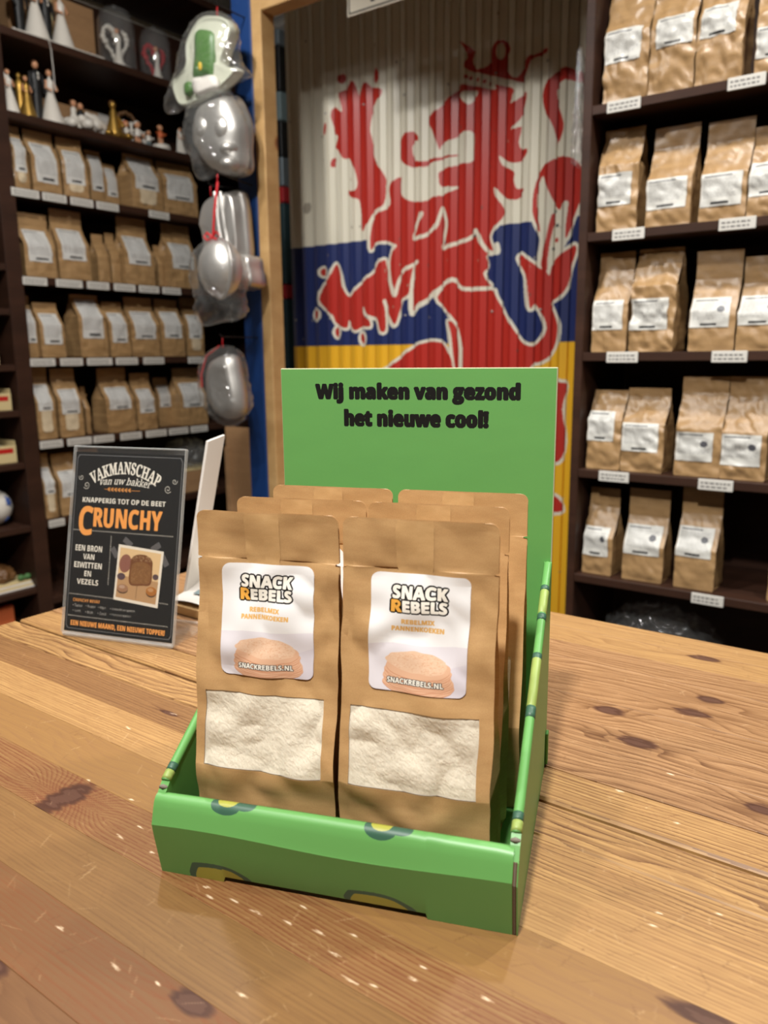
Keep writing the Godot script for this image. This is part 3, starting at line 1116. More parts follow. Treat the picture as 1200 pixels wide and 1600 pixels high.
# a patch that lies on the front of a bag: x0..x1 in -1..1, v0..v1 of the height; corners rounded by r metres
func bag_patch(b: Bag, x0: float, x1: float, v0: float, v1: float, m: Material, off: float, r := 0.0, nu := 14, nv := 14, rough := 0.0) -> ArrayMesh:
	var mb := MB.new()
	var ht := (v1 - v0) * b.h
	var wd := (x1 - x0) * 0.5 * b.w
	var vs := span(0, 1, nv)
	if r > 0.0:
		var more := []
		for k in 5:
			var q := r / ht * (1.0 - sin(PI * 0.5 * k / 5.0))
			more += [q, 1.0 - q]
		vs = merged(vs, more)
	var inset := func(v: float) -> float:
		var y := minf(v, 1.0 - v) * ht
		if y >= r or r <= 0.0:
			return 0.0
		var q := 1.0 - y / r
		return r * (1.0 - sqrt(maxf(0.0, 1.0 - q * q))) / wd
	var rn := noise(900.0, 77, 3)
	mb.grid(span(0, 1, nu), vs,
		func(u: float, v: float) -> Vector3:
			var e: float = inset.call(v)
			var uu := lerpf(e, 1.0 - e, u)
			var p := b.front(lerpf(x0, x1, uu), lerpf(v0, v1, v), off)
			if rough > 0.0:
				var edge := minf(1.0, minf(minf(u, 1.0 - u), minf(v, 1.0 - v)) * 20.0)
				p.z += rough * edge * (rn.get_noise_2d(p.x, p.y) + 0.8 * rn.get_noise_2d(p.x * 0.22 + 5.0, p.y * 0.22))
			return p,
		func(u: float, v: float) -> Vector2:
			var e: float = inset.call(v)
			return Vector2(lerpf(e, 1.0 - e, u), 1.0 - v))
	return mb.done(m)


# printed stickers of the shelf bags: [material] of a few kinds; wide ones for the right-hand unit, tall ones for the corner unit
func sticker_images() -> void:
	var ink := Color(0.40, 0.40, 0.42)
	for k in 4:
		var im := Image.create(224, 168, false, Image.FORMAT_RGB8)
		im.fill(Color(0.79, 0.785, 0.76))
		var cv := Canvas.new(im)
		var rg := RandomNumberGenerator.new()
		rg.seed = 40 + k
		im.fill_rect(Rect2i(16, 12, rg.randi_range(120, 190), 7), Color(0.30, 0.30, 0.32))
		for r in 11:
			var x := 14
			while x < 205:
				var l := rg.randi_range(8, 26)
				if x + l < 208 and not (k % 2 == 1 and x > 140 and r > 2 and r < 7):
					im.fill_rect(Rect2i(x, 30 + r * 9, l, 2), ink)
				x += l + 5
		if k % 2 == 1:
			cv.poly(PackedVector2Array([Vector2(150, 62), Vector2(165, 48), Vector2(190, 54), Vector2(196, 74), Vector2(180, 86), Vector2(156, 82)]), Color(0.30, 0.30, 0.32))
		if k != 3:
			im.fill_rect(Rect2i(60, 146, 96, 12), Color(0.10, 0.10, 0.11))
		textured("sticker_wide_%d" % k, im, 0.4)
		im = Image.create(144, 224, false, Image.FORMAT_RGB8)
		im.fill(Color(0.79, 0.785, 0.765))
		im.fill_rect(Rect2i(12, 12, rg.randi_range(70, 120), 6), Color(0.30, 0.30, 0.32))
		for r in 17:
			var x := 12
			while x < 130:
				var l := rg.randi_range(6, 22)
				if x + l < 134:
					im.fill_rect(Rect2i(x, 28 + r * 9, l, 2), ink)
				x += l + 5
		im.fill_rect(Rect2i(42, 196, 78, 14), Color(0.14, 0.14, 0.15))
		textured("sticker_tall_%d" % k, im, 0.4)


# ---------------------------------------------------------------- shelving
const ORD := ["first", "second", "third", "fourth", "fifth", "sixth", "seventh", "eighth"]

func price_tag(parent: Node, at: Vector3, turn: float, w: float, h := 0.026) -> void:
	var m := MB.new()
	m.xf = Transform3D(Basis.from_euler(Vector3(0, turn, 0)), at)
	m.box(Vector3(-w * 0.5, 0, 0.0), Vector3(w * 0.5, h, 0.004), 0.001)
	var o := part(parent, "price_tag", m.done(M.tag_white), "white price strip")
	return

func tag_print(parent: Node, at: Vector3, turn: float, w: float, h := 0.026) -> void:
	var m := MB.new()
	m.xf = Transform3D(Basis.from_euler(Vector3(0, turn, 0)), at)
	var rg := RandomNumberGenerator.new()
	rg.seed = int(absf(at.x * 977.0) + absf(at.z * 613.0) + at.y * 331.0)
	for r in 2:
		var x := -w * 0.42
		while x < w * 0.36:
			var l := rg.randf_range(0.004, 0.011)
			m.box(Vector3(x, h * (0.58 - 0.34 * r), 0.0038), Vector3(minf(x + l, w * 0.42), h * (0.72 - 0.34 * r), 0.0043))
			x += l + 0.003
	part(parent, "tag_lettering", m.done(M.tag_print))


func shelf_bag(called: String, label: String, group: String, at: Vector3, turn: float, b: Bag, sticker: Material, lab: Array, win: Array = []) -> Node3D:
	var o := thing(called, label, "paper bag", at, turn, group)
	part(o, "paper_body", bag_body(b, M.kraft, 22, 36))
	if lab:
		part(o, "sticker", bag_patch(b, lab[0], lab[1], lab[2], lab[3], sticker, 0.0017, 0.0, 14, 14), "white printed sticker")
	if win:
		part(o, "flour_window", bag_patch(b, win[0], win[1], win[2], win[3], M.crumb, 0.0012, 0.012, 10, 10), "pale flour showing through a rounded window")
	return o


func build_right_unit() -> void:
	sticker_images()
	var x0 := -0.822
	var x1 := 1.30
	var zf := RIGHT_Z
	var zb := RIGHT_Z - 0.325
	var o := thing("shelving_unit", "dark brown wooden shelving unit of wide-labelled flour bags beside the lion shutter", "shelving unit", Vector3(x0, 0, zf))
	part(o, "upright", box_mesh(Vector3(0, 0, zb - zf), Vector3(0.022, 2.6, 0), M.dark_wood, 0.0015))
	part(o, "upright", box_mesh(Vector3(x1 - x0 - 0.022, 0, zb - zf), Vector3(x1 - x0, 2.6, 0), M.dark_wood, 0.0015))
	part(o, "back_panel", box_mesh(Vector3(0.022, 0.05, zb - zf - 0.008), Vector3(x1 - x0 - 0.022, 2.6, zb - zf - 0.0005), M.dark_wood))
	# undersides of the shelves, from the one above the picture down to the plinth
	var under := [2.37, EYE.y + 0.557, EYE.y + 0.267, EYE.y - 0.022, EYE.y - 0.320, EYE.y - 0.602, EYE.y - 0.90, 0.05]
	var tops := []
	var boards := []
	for y: float in under:
		boards.append(part(o, "shelf", box_mesh(Vector3(0.0225, y, zb - zf), Vector3(x1 - x0 - 0.0225, y + 0.021, -0.001), M.dark_wood, 0.0012)))
		tops.append(y + 0.021)
	# price strips: [shelf, left px, right px, mid px y]
	for p: Array in [[1, 949, 1001, 167], [1, 1137, 1196, 135], [2, 957, 1007, 370], [2, 1123, 1181, 357], [3, 948, 997, 559], [3, 1112, 1168, 558], [4, 936, 983, 744], [4, 1091, 1146, 757], [5, 1080, 1131, 938]]:
		var a := on_z(p[1], p[3], zf)
		var c := on_z(p[2], p[3], zf)
		var loc := Vector3((a.x + c.x) * 0.5 - x0, under[p[0]] - 0.004, -0.0005)
		price_tag(boards[p[0]], loc, 0.0, c.x - a.x)
		tag_print(boards[p[0]], loc, 0.0, c.x - a.x)
	# bags: [shelf, left px, right px, base px, top px, sticker left, right, top, bottom, depth, crumple, top share, sticker kind]
	var where := {1: "fifth", 2: "fourth", 3: "third", 4: "second", 5: "first"}
	var rows := [
		[1, [[928, 1010, 167, -40, 938, 1000, 45, 97, 0.085, 0.0065, 0.86, 0], [1007, 1084, 153, -52, 1024, 1083, 22, 70, 0.085, 0.006, 0.86, 2], [1081, 1160, 140, -66, 1095, 1151, 4, 55, 0.085, 0.0065, 0.86, 0], [1172, 1246, 124, -70, 1177, 1236, 40, 88, 0.085, 0.006, 0.86, 1]]],
		[2, [[919, 992, 365, 203, 923, 984, 272, 322, 0.085, 0.0055, 0.97, 0], [1005, 1078, 360, 198, 1010, 1073, 278, 326, 0.085, 0.004, 0.80, 0], [1088, 1163, 353, 188, 1092, 1158, 270, 322, 0.085, 0.004, 0.80, 2], [1162, 1240, 347, 195, 1165, 1234, 250, 305, 0.085, 0.005, 0.80, 2]]],
		[3, [[907, 977, 552, 396, 912, 972, 470, 516, 0.085, 0.004, 0.82, 0], [980, 1052, 553, 389, 982, 1043, 467, 516, 0.09, 0.0075, 0.97, 0], [1071, 1145, 551, 392, 1073, 1138, 465, 512, 0.085, 0.003, 0.72, 1], [1146, 1222, 548, 400, 1148, 1219, 461, 508, 0.085, 0.004, 0.72, 1]]],
		[4, [[901, 968, 737, 610, 902, 959, 643, 689, 0.09, 0.0045, 0.97, 0], [966, 1034, 741, 607, 969, 1028, 662, 706, 0.09, 0.0055, 0.90, 0], [1049, 1123, 749, 589, 1050, 1112, 676, 721, 0.085, 0.005, 0.84, 3], [1121, 1196, 753, 589, 1125, 1190, 680, 729, 0.09, 0.0055, 0.80, 3]]],
		[5, [[894, 955, 904, 762, 895, 950, 824, 868, 0.085, 0.0035, 0.78, 1], [968, 1033, 906, 765, 972, 1029, 824, 868, 0.085, 0.003, 0.70, 1], [1050, 1116, 907, 763, 1054, 1111, 827, 872, 0.085, 0.003, 0.74, 1], [1197, 1262, 925, 775, 1200, 1255, 838, 885, 0.085, 0.003, 0.76, 1]]]]
	for row: Array in rows:
		var si: int = row[0]
		for k in row[1].size():
			var q: Array = row[1][k]
			var zp := zf - 0.022
			var lb := on_z(q[0], q[2], zp)
			var rb := on_z(q[1], q[2], zp)
			var tp := on_z((q[0] + q[1]) * 0.5, q[3], zp - q[8] * 0.4)
			lb.x = maxf(lb.x, x0 + 0.022 + 0.010)
			var w: float = rb.x - lb.x - (0.009 if si == 1 else 0.004)
			var h: float = minf(tp.y - tops[si], under[si - 1] - tops[si] - 0.006)
			var sh: float = clampf(q[10] - 0.34, 0.40, 0.66)
			var b := bag_shape(w, h, q[8], 400 + si * 10 + k, q[9], sh, q[10], 0.004)
			var cx := (lb.x + rb.x) * 0.5
			var s0 := on_z(q[4], (q[6] + q[7]) * 0.5, zp).x
			var s1 := on_z(q[5], (q[6] + q[7]) * 0.5, zp).x
			var yt := on_z((q[4] + q[5]) * 0.5, q[6], zp).y
			var yb := on_z((q[4] + q[5]) * 0.5, q[7], zp).y
			var lab := [maxf(-0.97, (s0 - cx) / (w * 0.5)), minf(0.97, (s1 - cx) / (w * 0.5)), clampf((yb - tops[si]) / h, 0.1, 0.9), clampf((yt - tops[si]) / h, 0.15, 0.95)]
			shelf_bag("flour_bag", "kraft flour bag, %s from the lion shutter, %s shelf above the crumpled clear bag" % [ORD[k], where[si]], "flour bags with wide labels", Vector3(cx, tops[si] + 0.001, zp - q[8] * 0.5 - 0.004), 0.03 * sin(k * 2.3 + si), b, M["sticker_wide_%d" % q[11]], lab)
	# crumpled clear bag on the shelf below the table's height
	var cb := thing("clear_plastic_bag", "crumpled clear plastic bag lying on the low shelf behind the table", "plastic bag", Vector3(on_z(1022, 960, zf - 0.1).x, tops[6] + 0.003, zf - 0.16))
	part(cb, "bag_film", crumpled(Vector3(0.155, 0.105, 0.09), 31, 0.022, true))
	part(cb, "folded_film", crumpled(Vector3(0.12, 0.095, 0.07), 32, 0.02, true))
	for k in 5:
		var m := MB.new()
		var rg := RandomNumberGenerator.new()
		rg.seed = 60 + k
		m.xf = Transform3D(Basis.from_euler(Vector3(rg.randf() * 3.0, rg.randf() * 3.0, rg.randf())), Vector3(-0.09 + 0.045 * k, 0.06 + 0.02 * (k % 2), 0.0))
		m.lathe([[0.0, 0.0], [0.020, 0.002], [0.024, 0.03], [0.022, 0.032], [0.018, 0.004], [0.0, 0.003]], 14)
		part(cb, "foil_cup", m.done(M.tin))


# a closed, crumpled skin of film, flat underneath where it lies
func crumpled(r: Vector3, sd: int, amp: float, lies := false, material: Material = null, sharp := 14.0) -> ArrayMesh:
	var m := MB.new()
	var n1 := noise(sharp, sd, 3)
	n1.fractal_type = FastNoiseLite.FRACTAL_RIDGED
	var rings := []
	for a in 45:
		var th := -PI / 2 + PI * a / 44.0
		var ring := []
		for k in 72:
			var ph := -TAU * k / 72.0
			var d := Vector3(cos(th) * cos(ph), sin(th), cos(th) * sin(ph))
			var p := d * r
			p += d * amp * (n1.get_noise_3d(p.x * 1.3 + 7.0, p.y * 1.3, p.z * 1.3) + 0.5 * n1.get_noise_3d(p.x * 4.0 + 2.0, p.y * 4.0, p.z * 4.0))
			if lies:
				p.y = maxf(p.y + r.y * 0.75, 0.0)
			ring.append(p)
		rings.append(ring)
	m.rings(rings, false, false)
	return m.done(material if material else M.film)


func build_left_unit() -> void:
	var xf := LEFT_X
	var z1 := on_x(24, 300, xf).z          # inner edge of the near upright
	var z0 := -2.86
	var o := thing("corner_shelving_unit", "dark brown wooden shelving unit holding figurines above kraft bags with tall labels", "shelving unit", Vector3(xf, 0, z1))
	var upw := 0.058
	part(o, "upright", box_mesh(Vector3(-0.32, 0, 0.0), Vector3(0, 2.7, upw), M.dark_wood, 0.002))
	part(o, "upright", box_mesh(Vector3(-0.32, 0, z0 - z1 - 0.025), Vector3(0, 2.7, z0 - z1), M.dark_wood, 0.002))
	part(o, "back_panel", box_mesh(Vector3(-0.332, 0.05, z0 - z1), Vector3(-0.3205, 2.6, -0.0005), M.dark_wood))
	var under := [2.62, EYE.y + 1.045, EYE.y + 0.785, EYE.y + 0.543, EYE.y + 0.252, EYE.y - 0.028, EYE.y - 0.322, EYE.y - 0.615, EYE.y - 0.91, 0.05]
	var tops := []
	var boards := []
	for y: float in under:
		boards.append(part(o, "shelf", box_mesh(Vector3(-0.32, y, z0 - z1 + 0.0005), Vector3(-0.001, y + 0.026, -0.0005), M.dark_wood, 0.0015)))
		tops.append(y + 0.026)
	M["left_tops"] = tops
	for p: Array in [[3, [17, 60, 297, 66, 103, 307, 110, 145, 317, 151, 185, 326, 233, 264, 339]], [4, [35, 73, 437, 87, 128, 441, 136, 170, 446, 178, 211, 451, 217, 248, 453, 254, 282, 456]], [5, [47, 86, 566, 94, 129, 566, 136, 175, 566, 181, 215, 566, 224, 256, 565, 294, 320, 564]], [6, [62, 98, 694, 105, 143, 691, 146, 178, 687, 188, 221, 683, 228, 260, 679, 264, 294, 676, 298, 324, 671]], [7, [76, 101, 817, 112, 150, 812]]]:
		var list: Array = p[1]
		for k in range(0, list.size(), 3):
			var a := on_x(list[k], list[k + 2], xf)
			var c := on_x(list[k + 1], list[k + 2], xf)
			var loc := Vector3(-0.0005, under[p[0]] - 0.004, (a.z + c.z) * 0.5 - z1)
			price_tag(boards[p[0]], loc, PI / 2, absf(a.z - c.z), 0.027)
			tag_print(boards[p[0]], loc, PI / 2, absf(a.z - c.z), 0.027)
	# bags: [left px, right px, base px, top px, depth, crumple, set back, sticker from, to, flour window?, top share, turn]
	var rows := [
		[3, "first", [[10, 50, 294, 189, 0.085, 0.004, 0.0, 0.26, 0.80, true, 0.92, 0.0], [54, 101, 310, 208, 0.085, 0.003, 0.0, 0.16, 0.80, false, 0.86, 0.0], [105, 143, 314, 206, 0.08, 0.004, 0.0, 0.22, 0.78, true, 0.9, 0.14], [143, 169, 318, 238, 0.05, 0.002, 0.05, 0.25, 0.9, false, 0.97, 0.0], [167, 190, 325, 259, 0.05, 0.002, 0.06, 0.25, 0.9, false, 0.97, 0.0], [209, 258, 331, 247, 0.10, 0.003, 0.0, 0.36, 0.94, true, 0.9, 0.0], [262, 312, 345, 252, 0.09, 0.0045, 0.0, 0.28, 0.76, false, 0.93, 0.12]]],
		[4, "second", [[42, 93, 436, 336, 0.085, 0.003, 0.0, 0.24, 0.74, false, 0.8, 0.0], [95, 146, 439, 331, 0.085, 0.003, 0.0, 0.28, 0.72, false, 0.8, 0.0], [156, 176, 444, 368, 0.07, 0.002, 0.03, 0.0, 0.0, false, 0.85, 0.0], [177, 193, 447, 366, 0.07, 0.002, 0.03, 0.0, 0.0, false, 0.85, 0.0], [199, 246, 450, 343, 0.09, 0.003, 0.0, 0.30, 0.72, false, 0.76, 0.0], [250, 261, 455, 385, 0.06, 0.002, 0.04, 0.0, 0.0, false, 0.85, 0.0], [268, 313, 459, 350, 0.09, 0.0035, 0.0, 0.30, 0.70, false, 0.8, 0.0]]],
		[5, "third", [[37, 65, 560, 463, 0.08, 0.002, 0.02, 0.24, 0.78, false, 0.88, 0.0], [67, 107, 560, 474, 0.085, 0.002, 0.0, 0.24, 0.80, false, 0.9, 0.0], [128, 173, 562, 462, 0.10, 0.003, 0.0, 0.30, 0.92, false, 0.95, 0.0], [175, 208, 564, 473, 0.09, 0.003, 0.0, 0.26, 0.80, false, 0.9, 0.0], [209, 254, 564, 466, 0.085, 0.003, 0.0, 0.30, 0.76, false, 0.84, 0.0], [256, 293, 565, 469, 0.085, 0.003, 0.0, 0.32, 0.78, false, 0.86, 0.0], [295, 323, 567, 466, 0.085, 0.003, 0.02, 0.30, 0.70, true, 0.86, 0.0]]],
		[6, "fourth", [[52, 94, 690, 574, 0.085, 0.003, 0.0, 0.40, 0.76, true, 0.82, 0.0], [96, 136, 688, 576, 0.085, 0.003, 0.0, 0.34, 0.70, true, 0.85, 0.0], [137, 147, 684, 604, 0.06, 0.002, 0.05, 0.0, 0.0, false, 0.85, 0.0], [170, 216, 679, 575, 0.10, 0.004, 0.0, 0.36, 0.70, false, 0.82, 0.0], [218, 250, 677, 583, 0.085, 0.003, 0.0, 0.30, 0.72, false, 0.84, 0.0], [250, 274, 672, 590, 0.06, 0.002, 0.06, 0.40, 0.84, false, 0.94, 0.0], [284, 328, 670, 575, 0.09, 0.003, 0.0, 0.32, 0.74, false, 0.84, 0.0]]],
		[7, "fifth", [[64, 95, 812, 708, 0.085, 0.004, 0.0, 0.38, 0.78, true, 0.85, 0.0], [97, 134, 810, 707, 0.085, 0.003, 0.0, 0.30, 0.72, false, 0.85, 0.0], [136, 172, 806, 700, 0.085, 0.003, 0.0, 0.30, 0.72, false, 0.85, 0.0]]]]
	for row: Array in rows:
		var si: int = row[0]
		for k in row[2].size():
			var q: Array = row[2][k]
			var xp: float = xf - 0.018 - q[6]
			var a := on_x(q[0], q[2], xp)
			var c := on_x(q[1], q[2], xp)
			a.z = minf(a.z, z1 - 0.012)
			var w := absf(a.z - c.z) - 0.008
			var tp := on_x((q[0] + q[1]) * 0.5, q[3], xp - q[4] * 0.4)
			var h: float = minf(tp.y - tops[si], under[si - 1] - tops[si] - 0.006)
			var b := bag_shape(w, h, q[4], 600 + si * 10 + k, q[5], clampf(q[10] - 0.3, 0.45, 0.66), q[10], 0.003)
			var lab := []
			if q[8] > 0.0:
				lab = [-0.78, 0.74, q[7], q[8]]
			var win := []
			if q[9]:
				win = [-0.55, 0.55, 0.10, q[7] + 0.06]
			shelf_bag("labelled_bag", "kraft paper bag, %s along from the near upright, %s shelf below the figurines" % [ORD[k], row[1]], "kraft bags on the corner unit", Vector3(xp - q[4] * 0.5 - 0.004, tops[si] + 0.001, (a.z + c.z) * 0.5), PI / 2 - q[11], b, M["sticker_tall_%d" % ((k + si) % 4)], lab, win)
	# next bay of the same wall, with closer shelves
	var p := thing("side_shelving_unit", "dark brown shelving unit with closely spaced shelves of small cream trays", "shelving unit", Vector3(xf, 0, z1 + upw + 0.001))
	part(p, "upright", box_mesh(Vector3(-0.32, 0, 0.95), Vector3(0, 2.6, 0.975), M.dark_wood, 0.002))
	part(p, "back_panel", box_mesh(Vector3(-0.332, 0.05, 0.0005), Vector3(-0.3205, 2.6, 0.95), M.dark_wood))
	var lows := []
	for e: Array in [[10, 412], [10, 482], [20, 570], [25, 642], [32, 724], [40, 823], [50, 920], [20, 990]]:
		var y: float = on_x(e[0], e[1], xf).y
		part(p, "shelf", box_mesh(Vector3(-0.32, y - 0.022, 0.0005), Vector3(-0.001, y, 0.9495), M.dark_wood, 0.0015))
		lows.append(y)
	# trays: [left px (may be out of the frame), right px, shelf, height]
	for e: Array in [[-60, 13, 2, 0.085], [-60, 30, 3, 0.075], [-60, 33, 4, 0.078], [-60, 3, 1, 0.07]]:
		var base: float = lows[e[2]]
		var za := maxf(on_x(e[1], 700, xf - 0.03).z, z1 + upw + 0.012)
		var t := thing("cream_tray", ["", "cream card tray on the shelf above the other red-printed trays", "small cream card tray with red print, topmost of three", "cream card tray with red print between two like it", "cream card tray with red print just above the blue ball"][e[2]], "tray", Vector3(xf - 0.03, base + 0.001, za), 0.0, "cream card trays")
		var m := MB.new()
		var hh: float = e[3]
		for wl: Array in [[Vector3(-0.22, 0, 0), Vector3(0, 0.003, 0.16)], [Vector3(-0.003, 0.003, 0), Vector3(0, hh * 0.8, 0.16)], [Vector3(-0.22, 0.003, 0), Vector3(-0.0035, hh, 0.003)], [Vector3(-0.22, 0.003, 0.157), Vector3(-0.0035, hh, 0.16)], [Vector3(-0.22, 0.003, 0.0035), Vector3(-0.217, hh, 0.1565)]]:
			m.box(wl[0], wl[1], 0.0008)
		part(t, "tray_walls", m.done(M.cream_card))
		part(t, "red_print", box_mesh(Vector3(0.0, hh * 0.45, 0.012), Vector3(0.0006, hh * 0.66, 0.075), M.red_print))
		part(t, "wrapped_goods", box_mesh(Vector3(-0.20, 0.004, 0.01), Vector3(-0.012, hh * 0.72, 0.15), M.white_card, 0.006))
	# ball, plates and a red box lower down
	var bp := on_x(2, 775, xf - 0.11)
	var bl := thing("patterned_ball", "blue and white patterned ball below the cream trays", "ball", Vector3(xf - 0.11, lows[5] + 0.068, bp.z + 0.035))
	var m2 := MB.new()
	m2.ball(Vector3.ZERO, Vector3(0.066, 0.066, 0.066), 24)
	part(bl, "ball_skin", m2.done(M.white_glaze))
	for k in 9:
		m2 = MB.new()
		var dv := Vector3(sin(k * 2.1), cos(k * 1.3), cos(k * 2.1)).normalized()
		m2.xf = Transform3D(Basis.looking_at(-dv, Vector3(0.1, 1, 0.2)), dv * 0.0655)
		m2.loft([Vector2(0.02, 0), Vector2(0.006, 0.008), Vector2(0, 0.02), Vector2(-0.007, 0.007), Vector2(-0.02, 0), Vector2(-0.006, -0.008), Vector2(0, -0.02), Vector2(0.008, -0.006)], [[1.0, -0.006], [0.8, 0.001], [0.4, 0.0018]])
		part(bl, "blue_patch", m2.done(M.blue_cloth))
	var pz := on_x(20, 905, xf - 0.09).z
	var pt := thing("paper_plate_stack", "stack of pale paper sheets on the shelf under the patterned ball", "paper stack", Vector3(xf - 0.13, lows[6] + 0.001, pz + 0.03))
	for k in 4:
		part(pt, "sheet", box_mesh(Vector3(-0.10 - 0.004 * k, 0.006 * k, -0.08), Vector3(0.11 - 0.006 * k, 0.006 * k + 0.005, 0.09), M.white_card if k % 2 == 0 else M.cream_card, 0.001))
	var sw := thing("orange_sweet_bag", "dark bag with an orange patch lying on the pale paper sheets", "bag", Vector3(xf - 0.12, lows[6] + 0.026, pz + 0.045))
	part(sw, "bag_skin", crumpled(Vector3(0.065, 0.03, 0.055), 71, 0.01, true, M.brown_figure))
	part(sw, "orange_patch", crumpled(Vector3(0.03, 0.034, 0.032), 72, 0.004, true, M.orange_cloth))
	var gb := thing("green_bow", "small green bow beside the dark bag on the paper sheets", "bow", Vector3(xf - 0.045, lows[6] + 0.026, pz - 0.02))
	for sg: float in [-1.0, 1.0]:
		m2 = MB.new()
		m2.ball(Vector3(0, 0.012, sg * 0.013), Vector3(0.010, 0.011, 0.013), 12)
		part(gb, "loop", m2.done(M.green_cloth))
	m2 = MB.new()
	m2.ball(Vector3(0.002, 0.012, 0), Vector3(0.008, 0.007, 0.006), 10)
	part(gb, "knot", m2.done(M.green_cloth))
	var rb := thing("red_carton", "orange red carton on the lowest shelf in view beside the table end", "carton", Vector3(xf - 0.06, lows[7] + 0.001, on_x(14, 955, xf - 0.06).z))
	part(rb, "carton_body", box_mesh(Vector3(-0.2, 0, -0.02), Vector3(0, 0.085, 0.16), M.orange_cloth, 0.002))
	part(rb, "carton_flap", box_mesh(Vector3(-0.2, 0.0855, -0.019), Vector3(-0.001, 0.087, 0.159), M.red_cloth, 0.0005))


# ---------------------------------------------------------------- the green counter display
const DISP_W := 0.2237
const DISP_D := 0.2064
const DISP_TURN := 20.378

func display_origin() -> Vector3:
	return on_y(250, 1364, TABLE_Y)

# a pixel on the display's back panel as [across 0..1, down 0..1]
func on_header(x: float, y: float) -> Vector2:
	var t := deg_to_rad(DISP_TURN)
	var ex := Vector3(cos(t), 0, -sin(t))
	var ez := Vector3(sin(t), 0, cos(t))
	var o := display_origin()
	var p := on_plane(x, y, o - ez * (DISP_D - 0.004), ez) - o
	return Vector2((p.dot(ex) - 0.008) / (DISP_W - 0.008), 1.0 - p.y / 0.3095)

